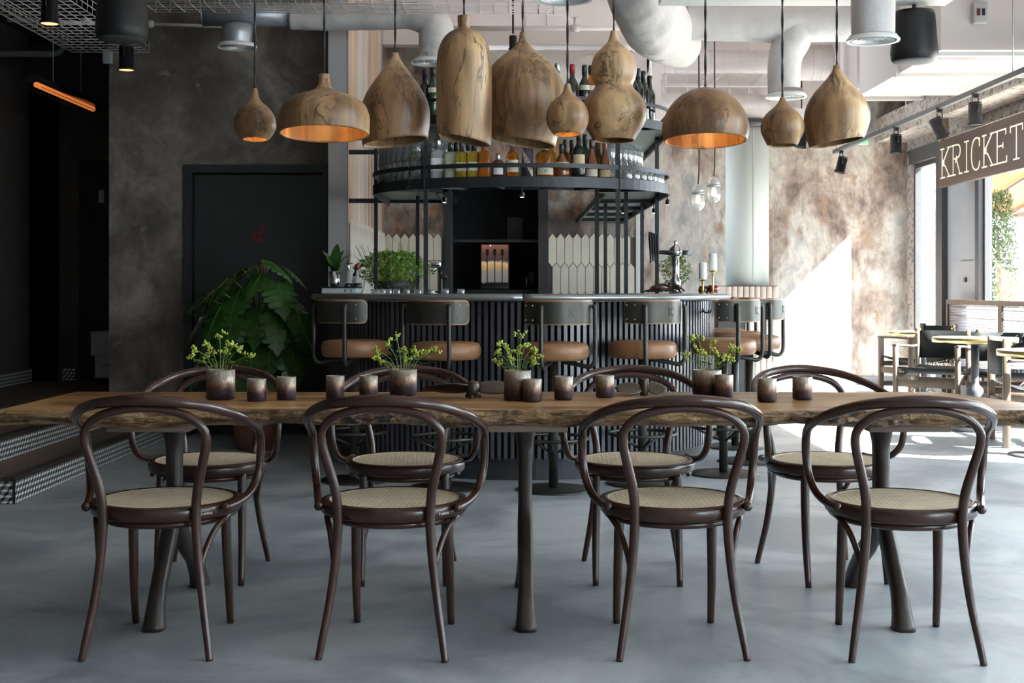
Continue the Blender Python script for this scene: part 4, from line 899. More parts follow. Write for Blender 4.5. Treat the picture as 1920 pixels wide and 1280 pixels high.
def bottle(x, y, z, shape, mat, cap, lab, label, group, lz=(.03,.09), sc=1.0, rz=0.0, txt=None, tsize=.02, trot=0):
    t = thing('bottle', label, 'bottle', (x, y, z), rz, group); P = [(r*sc, h*sc) for r, h in SHAPES[shape]]
    seg = 4 if False else 22
    fn = None
    if shape == 'square':
        def fn(p):
            r = math.hypot(p.x, p.y); a = math.atan2(p.y, p.x); k = 1/max(abs(cos(a)), abs(sin(a))); k = min(k, 1.28) if r > .03*sc else 1; return Vector((p.x*k, p.y*k*.8, p.z))
    MB().lathe(P, seg=seg, fn=fn).build('glass_body', mat, t)
    r, h = P[-1]; MB().lathe([(r*1.15, h-.045*sc), (r*1.18, h), (r*1.0, h+.012*sc)], seg=14).build('cap', cap, t)
    if lab:
        rr = max(a for a, b in P if b <= lz[1]*sc+.05)*1.012
        n = 10; am = .95; rings = []
        for i in range(n+1):
            a = -PI/2-am+2*am*i/n; d = Vector((cos(a), sin(a), 0))*rr
            if fn: d = fn(Vector((d.x, d.y, 0)))*1.01
            rings.append([d+Vector((0,0,lz[0]*sc)), d+Vector((0,0,lz[1]*sc))])
        MB().loft(rings, 0, True, False, False, closed=False).build('label', lab, t)
        if txt: text(txt, tsize, INK, t, Matrix.Translation((0, -rr-.002 if shape != 'square' else -rr*.83-.002, (lz[0]+lz[1])/2*sc)) @ Matrix.Rotation(PI/2, 4, 'X') @ Matrix.Rotation(trot, 4, 'Z'), 'print', .0003)
    return t
def onring(px, k, z, Y0=8.0):
    Y = Y0
    for _ in range(12):
        X = (px-960)*Y/2400; q = max(-1, min(1, (X-GC[0])/(EA*k))); Y = GC[1]-EB*k*math.sqrt(max(0, 1-q*q))
    return X, Y, z
GB = 'spirit bottles on the lower gantry shelf'; SZ = 1.767
for px, k, shp, m_, cp, lb_, lz, sc, tx, ts, tr_, label in [
 (821,.88,'square',CLRB,STUD,PAPERW,(.05,.12),1.12,None,0,0,'clear square bottle with a white label beside the left front post'),
 (845,.88,'square',PALEB,GRNGL,None,(.03,.09),1.0,None,0,0,'pale green spirit bottle next to the clear one'),
 (866,.88,'square',YEL,CAPB,CRM,(.05,.10),1.0,None,0,0,'first of two yellow spirit bottles'),
 (889,.88,'square',YEL,CAPB,PAPERW,(.05,.10),1.0,None,0,0,'second yellow spirit bottle, left of the orange one'),
 (908,.88,'square',ORNG,CAPBR,None,(.03,.09),1.02,None,0,0,'bright orange spirit bottle'),
 (934,.88,'small',DKRED,STUD,PAPERW,(.02,.055),1.15,None,0,0,'short dark red bottle with a white square label'),
 (961,.87,'round',AMBER,STUD,CRM,(.04,.115),.95,None,0,0,'bourbon bottle with a tall ribbed cream label'),
 (1022,.87,'squat',AMBER,STUD,CRM,(.02,.06),1.05,'10',.022,0,'wide amber bottle whose label reads 10'),
 (1053,.86,'pear',COGN,CAPT,TAN,(.07,.10),1.0,None,0,0,'dark pear-shaped bottle left of the big black one'),
 (1085,.86,'tall',BLKGL,CAPB,TAN,(.085,.155),.96,None,0,0,'big black bottle with a gold edged label'),
 (1109,.86,'cognac',COGN,CAPB,CRM,(.02,.065),1.0,None,0,0,'dark cognac bottle with a cream label'),
 (1134,.86,'cognac',COGN,CAPBR,TAN,(.02,.065),1.0,None,0,0,'dark cognac bottle with a tan label and copper cap'),
 (1034,.66,'tall',YEL,CAPT,None,0,.86,None,0,0,'yellow bottle with a teal cap in the back row'),
 (1059,.66,'tall',AMBER,CAPT,None,0,.86,None,0,0,'amber bottle with a teal cap in the back row'),
 (1072,.55,'tall',BLKGL,CAPB,None,0,.9,None,0,0,'black bottle behind the big black one'),
 (1097,.68,'tall',GRNGL,CAPT,None,0,.98,None,0,0,'green bottle behind the cognac bottles'),
 (1121,.68,'cognac',COGN,CAPBR,None,0,1.1,None,0,0,'cognac bottle with copper cap in the back row'),
 (1150,.70,'round',ORNG,CAPBR,None,0,.95,None,0,0,'small orange bottle beside the right front post'),
 (878,.68,'round',CLRB,CAPT,None,0,1.0,None,0,0,'clear bottle behind the yellow ones'),
 (855,.68,'round',PALEB,CAPB,None,0,1.0,None,0,0,'pale bottle behind the green spirit bottle')]:
    if lz == 0: lz = (.03, .09)
    bottle(*onring(px, k, SZ), shp, m_, cp, lb_, label, GB, lz, sc, 0, tx, ts, tr_)
tb = thing('bottle_tube', 'dark bottle tube with a slanting paper band reading LOT 40', 'bottle tube', onring(989, .87, SZ), 0, GB)
MB().lathe([(.034,0),(.034,.20)], seg=24).build('tube', M_('aubergine card', (.05,.03,.05), rough=.5), tb)
bd = MB(); rg = []
for i in range(11):
    a = -PI+.35+(PI-.7)*i/10; z = .17-.155*i/10; rg.append([Vector((.0346*cos(a), .0346*sin(a), z-.03)), Vector((.0346*cos(a), .0346*sin(a), z+.03))])
bd.loft(rg, 0, True, False, False, closed=False).build('band', CRM, tb)
for i, ch_ in enumerate('LOT 40'):
    if ch_ == ' ': continue
    a = -PI/2-.52+i*.21; z = .17-.155*((a+PI-.35)/(PI-.7))
    text(ch_, .03, INK, tb, Matrix.Translation((.036*cos(a), .036*sin(a), z)) @ Matrix.Rotation(a+PI/2, 4, 'Z') @ Matrix.Rotation(PI/2, 4, 'X') @ Matrix.Rotation(-.95, 4, 'Z'), 'letter', .0003)
GW = 'wine bottles on the upper gantry shelf'; UZ = 2.147
for i, px in enumerate((1186, 1196, 1206, 1218)):
    bottle(*onring(px, .93-.02*i, UZ), 'wine', BLKGL, CAPB, None, ['first','second','third','fourth'][i]+' dark wine bottle in the upper right row, banded neck', GW)
for i, (x, y) in enumerate(((.86, 8.50), (.875, 8.75), (.88, 9.0), (.885, 9.25))):
    bottle(x+.02, y, UZ, 'wine', BLKGL, CAPB, PINKL, ['first','second','third','hindmost'][i]+' dark wine bottle with a pale lilac label at upper right', GW, (.05, .13))
for px, sh, m_, cp, lb_, label in ((812,'wine',GRNGL,CAPB,CRM,'green wine bottle seen between bell and tall pendants'),(797,'wine',BLKGL,CAPB,None,'dark wine bottle just left of the green one'),(1045,'wine',CLRB,STUD,None,'clear wine bottle behind the big onion pendant'),(1073,'wine',BLKGL,CAPR,None,'wine bottle with a red capsule above the small onion pendant'),(1096,'wine',BLKGL,CAPB,CRM,'dark wine bottle left of the gourd pendant'),(1108,'wine',ORNG,CAPB,CRM,'orange wine bottle tucked behind the gourd pendant')):
    bottle(*onring(px, .80, UZ), sh, m_, cp, lb_, label, GW, (.17, .20))
tum = MB().lathe([(.026,0),(.031,.004),(.034,.125),(.0325,.125),(.0295,.012),(.001,.010)], seg=16, cap1=True)
tumm = tum.mesh('tumbler', GLASS)
tshort = MB().lathe([(.028,0),(.032,.004),(.035,.085),(.0335,.085),(.0305,.010),(.001,.009)], seg=16).mesh('tumbler', GLASS)
ng = 0
for px0, k in ((0, .93), (1, .80), (2, .68)):
    for i in range(10):
        a = -1.52+i*.088
        if a > -.75: continue
        p = gp(a, k)
        for zz in (0, .1265):
            o = link('tumbler', tumm, None, (p.x, p.y, SZ+zz)); o.rotation_euler = (PI, 0, 0); o.location.z += .125; tag(o, ('upper' if zz else 'lower')+' clear tumbler of the two-high stacks, '+('outer','middle','inner')[px0]+' row at the gantry left end', 'glass', 'tumblers on the left end of the gantry')
for k in (.93, .79):
    for i in range(9):
        a = .80+i*.088
        p = gp(a, k); tall = k < .9
        for zz in ((0, .1265) if tall else (0,)):
          o = link('tumbler', tumm if tall else tshort, None, (p.x, p.y, SZ+zz)); tag(o, ('upper' if zz else 'lower')+' tall clear tumbler stacked in the back row at the gantry right end' if tall else 'short clear tumbler in the front row at the right end of the gantry', 'glass', 'tumblers on the right end of the gantry')
for i in range(26):
    for x in (.70, .80):
        o = link('tumbler', tumm, None, (x, 9.70+i*.082, SZ)); tag(o, 'clear tumbler in the '+('inner' if x < .75 else 'outer')+' row of the straight side shelf', 'glass', 'tumblers on the straight side shelf')
tp_ = thing('trailing_plant', 'small trailing plant hanging by the left front post', 'plant', (*gp(-.78, .985)[:2], 2.10)); f_ = MB()
for k in range(150):
    j = k % 3; z = -R.random()*.42; p = Vector((-.02+.02*j+R.gauss(0,.008), R.gauss(0,.01), z)); a = R.uniform(0, 6.3); d = Vector((cos(a)*.012, sin(a)*.012, -.006)); n_ = Vector((-sin(a)*.005, cos(a)*.005, 0)); f_.poly([p, p+d*.5+n_, p+d, p+d*.5-n_])
tag(f_.build('foliage', HERB, tp_), kind='stuff'); MB().lathe([(.03,0),(.04,.05)], seg=14).build('pot', BLK, tp_)

# ---------------------------------------------------------------- things on the bar counter
KZ = 1.0745
bx_ = thing('storage_box', 'low white box with a black tray lid at the left bar end', 'box', (-1.105, 8.30, KZ)); MB().rbox((0,0,.018), (.22,.26,.034), .004).build('body', WHITEB, bx_); MB().rbox((0,0,.040), (.235,.275,.010), .004).build('tray', BLK, bx_)
for sx in (.035, .075): MB().bx(sx, sx+.006, -.132, -.130, .008, .030).build('clip', BLK, bx_)
vz = KZ+.0455
va = thing('leaf_vase', 'chrome cup holding broad dark leaves on the bar', 'vase', (-1.145, 8.27, vz)); MB().lathe([(.028,0),(.030,.003),(.040,.098),(.038,.098),(.028,.006),(.001,.005)], seg=24).build('cup', CHROME, va)
def bleaf(L_, W_, lean, az, curl=.3, n=10):
    mb = MB(); rg = []
    for i in range(n+1):
        u = i/n; wd = W_*sin(PI*min(1, u*.92+.06))**.8; z = L_*u*cos(lean*u); x = L_*u*sin(lean*u)
        rg.append([Matrix.Rotation(az, 3, 'Z') @ Vector(p) for p in ((x, -wd/2, z+.0), (x-.012*sin(PI*u), 0, z-.006), (x, wd/2, z))])
    mb.loft(rg, 0, True, False, False, closed=False); return mb
for L_, W_, le, az in ((.20,.075,.5,2.7),(.22,.085,.15,1.2),(.17,.06,.6,-.3),(.19,.07,.35,.6),(.16,.06,.8,3.6),(.15,.05,.9,.0)):
    o = bleaf(L_, W_, le, az).build('leaf', MONST, va); o.location = (0,0,.06)
for i, (x, y, cp, lab, lb) in enumerate(((-1.055, 8.25, STUD, None, 'clear pourer flask with dark syrup nearest the chrome cup'), (-1.02, 8.36, CAPB, PAPERW, 'white labelled bitters bottle between two flasks'), (-.995, 8.24, CAPR, None, 'clear flask with dark syrup and a red stopper'))):
    t = thing('syrup_bottle', lb, 'bottle', (x, y, vz), 0, 'syrup bottles at the left bar end')
    if lab: MB().lathe([(.020,0),(.020,.08),(.009,.10),(.009,.125)], seg=18).build('glass_body', BLKGL, t); MB().lathe([(.0206,.015),(.0206,.07)], seg=18, cap0=False, cap1=False).build('label', lab, t)
    else: MB().lathe([(.027,0),(.029,.004),(.027,.028),(.013,.055),(.009,.11)], seg=18).build('glass_body', CLRB, t); MB().lathe([(.0295,.001),(.0298,.005),(.0278,.022)], seg=18).build('syrup', BLKGL, t)
    MB().lathe([(.0095,.105),(.010,.135),(.005,.145)], seg=12).build('stopper', cp, t)
hp = thing('herb_planter', 'dark bowl of bushy green herbs on the bar', 'planter', (-.835, 9.02, KZ)); MB().lathe([(.07,0),(.10,.02),(.155,.085),(.150,.085),(.09,.03),(.001,.03)], seg=32).build('bowl', M_('dark clay', (.030,.022,.022), rough=.6), hp)
def herb(mb, n, rx, ry, z0, z1, ls, mat=0):
    for k in range(n):
        u = R.random(); z = z0+(z1-z0)*u**.8; q = math.sqrt(R.random())*(.62+.6*sin(PI*min(1, u*1.05))); a = R.uniform(0, 2*PI); p = Vector((rx*q*cos(a), ry*q*sin(a), z))
        l = R.uniform(*ls); M = Matrix.Rotation(R.uniform(0, 6.3), 3, 'Z') @ Matrix.Rotation(R.uniform(-1, 1), 3, 'X')
        mb.poly([p+M @ Vector(v) for v in ((0,0,0),(l*.32,l*.5,.1*l),(0,l,0),(-l*.32,l*.5,.1*l))], mat)
f_ = MB(); herb(f_, 3200, .235, .16, .03, .29, (.017,.033))
for k in range(40):
    a = R.uniform(0, 6.3); q = R.uniform(.6, 1.25); e = Vector((.22*q*cos(a)-.03, .15*q*sin(a), R.uniform(.22,.36))); f_.tube([(e.x*.3, e.y*.3, .05), (e.x*.7, e.y*.7, .18), e], .0016, 4, sub=2); 
    for j in range(8):
        p = Vector((e.x*.5, e.y*.5, .13)).lerp(e, R.random()); l = .014; aa = R.uniform(0,6.3); d = Vector((cos(aa)*l, sin(aa)*l, .006)); n_ = Vector((-sin(aa)*l*.3, cos(aa)*l*.3, 0)); f_.poly([p, p+d*.5+n_, p+d, p+d*.5-n_])
tag(f_.build('foliage', HERB, hp), kind='stuff')
shot = MB().lathe([(.018,0),(.021,.003),(.023,.03),(.0215,.03),(.019,.006),(.001,.005)], seg=16).mesh('shot_glass', GLASS)
for i in range(11):
    a = rad(-84+i*6.2); o = link('shot_glass', shot, None, (BC[0]+.98*sin(a), BC[1]-.98*cos(a), KZ)); tag(o, 'tiny clear glass in the curved row before the herbs', 'glass', 'tiny glasses in a row on the bar')
nb = thing('menu_stand', 'grey upright card and slanted menus beside the herb bowl', 'menu stand', (-1.0, 8.62, KZ)); MB().rbox((-.06,0,.045), (.055,.03,.09), .003).build('card', PALEGREY, nb); MB().bar((-.01,0,.0),(.012,0,.08),.03,.012).build('menu', WHITEB, nb); MB().bar((-.025,.0,.0),(-.02,0,.085),.03,.01).build('menu', BLK, nb)
# back counter with a lever juicer and round tools
bc = thing('back_counter', 'dark work counter along the copper wall', 'counter', (0, 11.56, 0)); MB().bx(-1.17,-.64,-.3,.27,0,.93).build('cabinet', BLK, bc); MB().bx(.345,1.12,-.3,.27,0,.93).build('cabinet', BLK, bc); MB().bx(-1.18,-.63,-.31,.28,.93,.96).build('worktop', PEWTER, bc); MB().bx(.345,1.13,-.31,.28,.93,.96).build('worktop', PEWTER, bc)
ju = thing('lever_juicer', 'black and chrome lever juicer beside the niche', 'juicer', (-.70, 11.5, .96))
MB().rbox((0,0,.02), (.16,.14,.04), .01).build('base', CHROME, ju); MB().lathe([(.05,.04),(.055,.10),(.03,.13)], (0,-.02,0), 20).build('bowl', CHROME, ju); MB().tube([(.055,.02,.03),(.06,.02,.2),(.05,.02,.36)], .018, 10).build('column', BLKMET, ju)
MB().rbox((.0,0,.37), (.13,.06,.07), .02).build('head', CHROME, ju); MB().ball((.10,-.03,.26), .035, 12).tube([(.05,0,.34),(.085,-.02,.30),(.11,-.03,.22)], .014, 8).build('lever', BLKMET, ju); MB().lathe([(.02,.30),(.045,.335)], (-.01,-.01,0), 16).build('press', CHROME, ju)
gr = thing('coffee_grinder', 'slim dark grinder left of the lever juicer', 'grinder', (-.88, 11.5, .96)); MB().rbox((0,0,.12), (.09,.12,.24), .012).build('body', M_('dark steel', (.10,.11,.11), rough=.35, metal=.8), gr); MB().lathe([(.03,.24),(.05,.33)], seg=18).build('hopper', GLASS, gr)
# slush machine in the niche
sm_ = thing('slush_machine', 'drinks machine with a printed front in the black niche', 'drinks machine', (-.165, 12.33, 1.10))
MB().rbox((0,.08,.223), (.285,.20,.44), .012).build('body', BLK, sm_)
MB().rbox((0,-.05,.02), (.27,.12,.03), .006).build('drip_tray', BLKMET, sm_)
m, nt, b, N, L = new_mat('printed front'); v = coords(N, L, (1,1,1), src='Generated'); sx = N('ShaderNodeSeparateXYZ'); L(v, sx.inputs[0])
r = ramp(N, ((0, (.16,.15,.14)), (.30, (.24,.22,.20)), (.36, (.44,.24,.08)), (.52, (.60,.44,.24)), (.58, (.06,.035,.03)), (.8, (.10,.05,.035)), (1, (.30,.12,.06)))); n_ = noise(N, L, v, 3.5, 3)
ad = N('ShaderNodeMath', operation='MULTIPLY_ADD', i_1=.22, i_2=-.11); L(n_, ad.inputs[0]); a2 = N('ShaderNodeMath', operation='ADD'); L(ad.outputs[0], a2.inputs[0]); L(sx.outputs[2], a2.inputs[1]); L(a2.outputs[0], r.inputs[0])
L(r.outputs[0], b.inputs['Base Color']); b.inputs['Roughness'].default_value = .4; L(r.outputs[0], b.inputs['Emission Color']); b.inputs['Emission Strength'].default_value = .35
MB().bx(-.128,.128,-.026,-.018,.07,.432).build('lit_panel', m, sm_)
for x in (-.072, 0, .072):
    MB().bx(x-.004,x+.004,-.034,-.026,.07,.33).build('tap_rod', BLK, sm_); MB().rbox((x,-.04,.36),(.026,.03,.06),.006).build('tap', BLK, sm_)
MB().ball((-.042,-.035,.425), .006, 8).build('indicator', emit('blue led', (.25,.3,1.0), 3), sm_)
text('OLU', .062, PAPERW, sm_, Matrix.Translation((-.103,-.0275,.12)) @ Matrix.Rotation(PI/2, 4, 'X') @ Matrix.Rotation(PI/2, 4, 'Z'), 'lettering', .0008)
kt = thing('dark_kettle', 'dark canister at the right side of the black niche', 'canister', (.20, 12.35, 1.10)); MB().lathe([(.05,0),(.052,.16),(.04,.18)], seg=20).build('body', BLK, kt); MB().tube([(-.06,0,.02),(-.06,0,.12)], .006, 6, sub=1).build('rod', STEEL, kt)
bxn = thing('carton', 'dark carton on the shelf of the black niche', 'carton', (.03, 12.42, 1.58)); MB().rbox((0,0,.11), (.15,.18,.22), .004).build('body', M_('dark carton', (.02,.02,.028), rough=.7), bxn)
# beer tap on the right
ta = thing('beer_tap', 'chrome beer tower with black handles on the bar', 'beer tap', (1.075, 8.42, KZ))
MB().lathe([(.042,0),(.043,.035),(.030,.038),(.036,.06),(.038,.085),(.026,.10),(.0245,.24),(.03,.245)], seg=28).build('tower', CHROME, ta)
MB().lathe([(.03,.243),(.045,.255),(.048,.275),(.040,.295),(.016,.315),(.008,.322),(.012,.335),(.010,.347),(.002,.352)], seg=24).build('head', CHROME, ta)
MB().tube([(-.03,0,.268),(-.09,0,.272),(-.135,-.01,.27)], [.018,.013,.012], 12).build('arm', BLKMET, ta); MB().tube([(.03,0,.268),(.075,-.02,.27),(.09,-.05,.262)], [.016,.015,.02], 10).build('faucet', CHROME, ta)
for i in range(4):
    x = -.165+i*.016; hd = MB(); hd.tube([(x,-.015,.20+.012*(i%2)),(x,-.015,.25),(x,-.012,.29),(x-.002,-.01,.36),(x-.003,-.008,.405-.006*i)], [.0045,.007,.009,.012,.010], 8); hd.build('tap_handle', BLK, ta)
dw = thing('driftwood', 'dark twisted driftwood lying round the foot of the beer tower', 'driftwood', (1.02, 8.30, KZ+.012)); d_ = MB()
d_.tube([(-.14,0,0),(-.09,-.02,.03),(-.02,-.02,.012),(.03,-.03,.028),(.07,-.05,.0)], [.006,.013,.012,.012,.005], 8); d_.tube([(-.12,.0,.028),(-.06,.01,.045),(-.01,0,.04),(.01,-.01,.012)], [.004,.009,.010,.008], 8); d_.tube([(-.17,.02,.002),(-.12,.0,.008),(-.05,-.04,.006)], [.003,.009,.008], 8); d_.tube([(.03,-.03,.03),(.05,-.06,.035),(.095,-.04,.005)], [.008,.012,.006], 8)
d_.build('branch', M_('dark driftwood', (.035,.018,.014), (.07,.035,.026), .5, scale=20), dw)
for x, y, h0, lb in ((1.245, 8.35, .082, 'shorter white candle on a brass holder'), (1.315, 8.38, .142, 'taller white candle on a brass holder')):
    c = thing('candlestick', lb+' at the right bar end', 'candlestick', (x, y, KZ)); MB().lathe([(.022,0),(.020,.004),(.007,.012),(.006,h0*.5),(.008,h0-.006),(.012,h0)], seg=18).build('stem', BRASS, c)
    dsh = MB().lathe([(.010,h0-.002),(.030,h0+.006),(.031,h0+.009),(.010,h0+.006)], seg=18); dsh.build('dish', BRASS, c)
    for k in range(8): MB().box((.031*cos(k*PI/4), .031*sin(k*PI/4), h0+.010), (.008,.008,.006)).build('petal', BRASS, c)
    cd = MB().lathe([(.0255,h0+.008),(.0265,h0+.012),(.0265,h0+.116),(.020,h0+.122),(.003,h0+.127)], seg=22).build('candle', WAX, c); MB().tube([(0,0,h0+.125),(0,0,h0+.137)], .001, 4, sub=1).build('wick', BLK, cd)
rt = tag(MB().lathe([(.024,0),(.034,.02),(.034,.055),(.030,.055),(.029,.02),(.001,.01)], (1.345, 8.55, KZ), 20).build('red_tealight', M_('red glass', (.35,.03,.03), rough=.15, trans=.4)), 'red glass tealight behind the candles', 'candle holder')
bt = tag(MB().lathe([(.030,0),(.038,.02),(.030,.05),(.026,.05),(.001,.01)], (1.285, 8.58, KZ), 20).build('dark_tealight', M_('brown glass', (.10,.055,.035), rough=.2)), 'small brown glass bowl between the candlesticks', 'candle holder')
fp = thing('fern_pot', 'light green bush in a pot behind the beer tower', 'plant', (1.20, 9.4, KZ)); MB().lathe([(.04,0),(.055,.08),(.05,.08),(.001,.07)], seg=20).build('pot', TERRA, fp); f_ = MB(); herb(f_, 1100, .105, .10, .06, .27, (.012,.026)); tag(f_.build('foliage', GREEN, fp), kind='stuff')

# ---------------------------------------------------------------- glass lanterns over the far bar end
for px, py, lb in ((1309, 344, 'left ribbed glass lantern hanging before the pale wall'), (1338.5, 330, 'right ribbed glass lantern beside the pale column')):
    p = at(px, py, 11.5); l = thing('glass_lantern', lb, 'lantern', p, 0, 'pair of glass lanterns')
    MB().lathe([(.012,-.005),(.035,-.02),(.052,-.05),(.057,-.085)], seg=20).build('dome', RIBBED, l); MB().lathe([(.060,-.080),(.060,-.097)], seg=24).build('collar', STEEL, l)
    fnr = lambda q: Vector((q.x*(1+.03*cos(18*math.atan2(q.y, q.x))), q.y*(1+.03*cos(18*math.atan2(q.y, q.x))), q.z))
    MB().lathe([(.057,-.097),(.058,-.19),(.05,-.215),(.03,-.235),(.004,-.245)], seg=54, fn=fnr).build('ribbed_glass', RIBBED, l); MB().tube([(0,0,-.245),(0,0,-.265)], [.008,.004], 8, sub=1).build('finial', STEEL, l)
    MB().lathe([(.012,-.10),(.025,-.14),(.022,-.17),(.004,-.185)], seg=14).build('bulb', emit('lantern bulb', (1,.86,.62), 1.0), l); MB().tube([(0,0,-.005),(.01,0,.35),(0,0,CZ-p.z)], .006, 6, sub=4).build('cord', CORD, l)

# ---------------------------------------------------------------- monstera in the corner
mo = thing('monstera_plant', 'big dark monstera on a moss pole in front of the black door', 'plant', (-1.77, 8.85, 0))
MB().lathe([(.12,0),(.135,.01),(.17,.27),(.16,.27),(.15,.22),(.001,.22)], seg=28).build('pot', TERRA, mo); MB().tube([(.05,.0,.2),(.05,.01,.7),(.05,0,1.28)], .032, 12).build('moss_pole', BARKM, mo)
def mleaf(sz):                                   # heart-shaped blade cut into lobes on both sides of a midrib
    mb = MB(); n = 5
    def pt(x, y): return Vector((x, y, -.55*x*x/sz-.22*max(0, y-.1*sz)**2/sz+.10*abs(x)))
    def half(y): t = max(0, min(1, y/sz)); return sz*.54*(math.sin(PI*min(1, .16+.84*t))**.62)*(1-.25*t)
    for s in (-1, 1):
        for i in range(n):
            y0 = sz*.90*i/n; y1 = sz*.90*(i+1)/n; dy = y1-y0; sl = .30*sz*(.25+i/n*.55); g = dy*.20 if i < n-1 else 0; g0 = dy*.06 if i else 0
            w0, w1 = half(y0+sl*.5), half(y1+sl*.5)
            P = [(0, y0), (s*w0*.62, y0+sl*.44), (s*w0*.95, y0+g0+sl*.62), (s*(w0+w1)*.53, (y0+y1)/2+sl*.78), (s*w1*.92, y1-g+sl*.66), (s*w1*.62, y1+sl*.44), (0, y1)]
            if i == 0: P = [(0, y0), (s*.06*sz, -.10*sz), (s*.25*sz, -.16*sz), (s*.42*sz, -.02*sz)]+P[3:]
            Q = [pt(*q) for q in P]; mb.poly(Q if s > 0 else Q[::-1], 0)
    Q = [pt(*q) for q in ((-.13*sz, .93*sz), (0, .88*sz), (.13*sz, .93*sz), (.07*sz, 1.06*sz), (0, 1.16*sz), (-.07*sz, 1.06*sz))]; mb.poly(Q, 0)
    mb.tube([pt(0, 0)+Vector((0,0,.002)), pt(0, sz*.5)+Vector((0,0,.002)), pt(0, sz*.95)+Vector((0,0,.002))], [.003*sz/.25, .001], 5, 1)
    return mb
lm = {s: mleaf(s).mesh('leaf', [MONST, GREEN]) for s in (.20, .25, .30)}
LV = [(.19,1.14,.26,-62,62),(.03,1.27,.20,200,40),(.13,1.29,.22,-20,38),(.24,1.24,.20,5,50),(.07,1.20,.22,-110,50),(-.06,1.24,.22,165,40),(-.14,1.18,.25,215,58),(-.24,1.10,.24,200,58),(-.08,1.10,.25,250,64),(-.20,.98,.26,235,70),(-.32,.92,.24,200,66),(-.29,.76,.25,215,76),(-.12,.88,.26,255,72),(-.20,.66,.24,240,80),(.06,.95,.24,-100,72),(.18,.92,.25,-75,74),(.30,.98,.24,-40,70),(.35,.84,.24,-25,70),(.14,.76,.26,-95,76),(.28,.70,.24,-60,80),(.02,.72,.24,265,78),(.12,.56,.22,-85,82),(.26,.52,.22,-45,82),(-.08,.52,.20,255,84),(-.34,1.05,.19,185,55),(-.34,.60,.20,215,80)]
for x, z, s, az, dr_ in LV:
    y = -.12-.12*R.random(); o = link('leaf', lm[min(lm, key=lambda q: abs(q-s))], mo, (x, y, z))
    o.rotation_euler = (rad(-dr_+20), 0, 0); o.rotation_euler = (Matrix.Rotation(rad(az-90), 3, 'Z') @ Matrix.Rotation(rad(-dr_*.75), 3, 'X')).to_euler()
    MB().tube([(.05, -.03, max(.25, z-.45)), (x*.5+.02, y*.6, z-.10), (x, y, z)], [.006,.005,.003], 6).build('stem', GREEN, mo)

# ---------------------------------------------------------------- dark left corner
for i, (x, z, w_, h_, lb) in enumerate(((-3.47, .335, .33, .19, 'lower pale carton printed RAW, half behind the grey wall'), (-3.485, .527, .37, .205, 'upper pale carton on the printed one in the dark opening'))):
    b_ = thing('carton', lb, 'carton', (x, 11.3, z)); MB().rbox((0,0,h_/2), (w_,.3,h_), .005).build('body', WHITEB, b_)
    if i == 0: text('RAW', .035, INK, b_, Matrix.Translation((-.065,-.152,.105)) @ Matrix.Rotation(PI/2, 4, 'X'), 'lettering', .0005)
    else: MB().bx(-w_/2-.003, w_/2+.003, -.153,.153, h_-.012, h_+.002).build('lid', WHITEB, b_)
pal = thing('low_stand', 'low dark stand under the pale cartons', 'stand', (-3.45, 11.3, .268)); MB().bx(-.2,.2,-.16,.16,.05,.066).build('top', BLK, pal)
for sx in (-.17,.17): MB().bx(sx-.02,sx+.02,-.14,.14,0,.05).build('foot', BLK, pal)
ht = thing('patio_heater', 'black bar heater with a glowing orange element on chains', 'heater', (-3.62, 10.4, 2.66))
MB().loft([[Vector((.07*cos(a), y, .07*sin(a)*.75+.02)) for a in (PI*k/8 for k in range(9))] for y in (-.72, .72)], 0, True, True, True).build('reflector', BLKMET, ht); MB().tube([(0,-.66,.0),(0,.66,.0)], .022, 10, sub=1).build('element', HEAT, ht)
g_ = MB()
for k in (0, 2): g_.tube([(-.06+.06*k,-.72,-.028),(-.06+.06*k,.72,-.028)], .0025, 5, sub=1)
g_.build('grille', BLKMET, ht)
for y in (-.3,.35): MB().tube([(0,y,.07),(0,y,.72)], .004, 5, sub=1).build('chain', STEEL, ht)
def speaker(loc, r0, r1, h_, label):
    t = thing('pendant_speaker', label, 'speaker', loc); MB().lathe([(r1*.90,0),(r1*.97,.012),(r1,.05),(r1*.99,.08),(r0*1.02,h_-.03),(r0*.97,h_-.005),(r0*.7,h_)], seg=40, cap0=False).build('body', BLK, t); MB().lathe([(r1*.90,.001),(r1*.88,-.004),(r1*.5,-.010),(.002,-.014)], seg=36, cap0=False, cap1=False).build('grille', M_('speaker grille', (.07,.07,.075), rough=.6), t)
    MB().tube([(0,0,h_),(0,0,h_+.05)], .012, 8, sub=1).build('hook', BLKMET, t); MB().tube([(0,0,h_+.04),(0,0,CZ-loc[2])], .004, 6, sub=1).build('cable', CORD, t)
p = at(1714, 115, 7.6); speaker((p.x, p.y, p.z), .118, .137, .30, 'black hanging speaker right of the white air diffuser')
p = at(229, 74, 7.4); speaker((p.x, p.y, p.z), .130, .150, .33, 'black hanging speaker cut by the top edge at left')
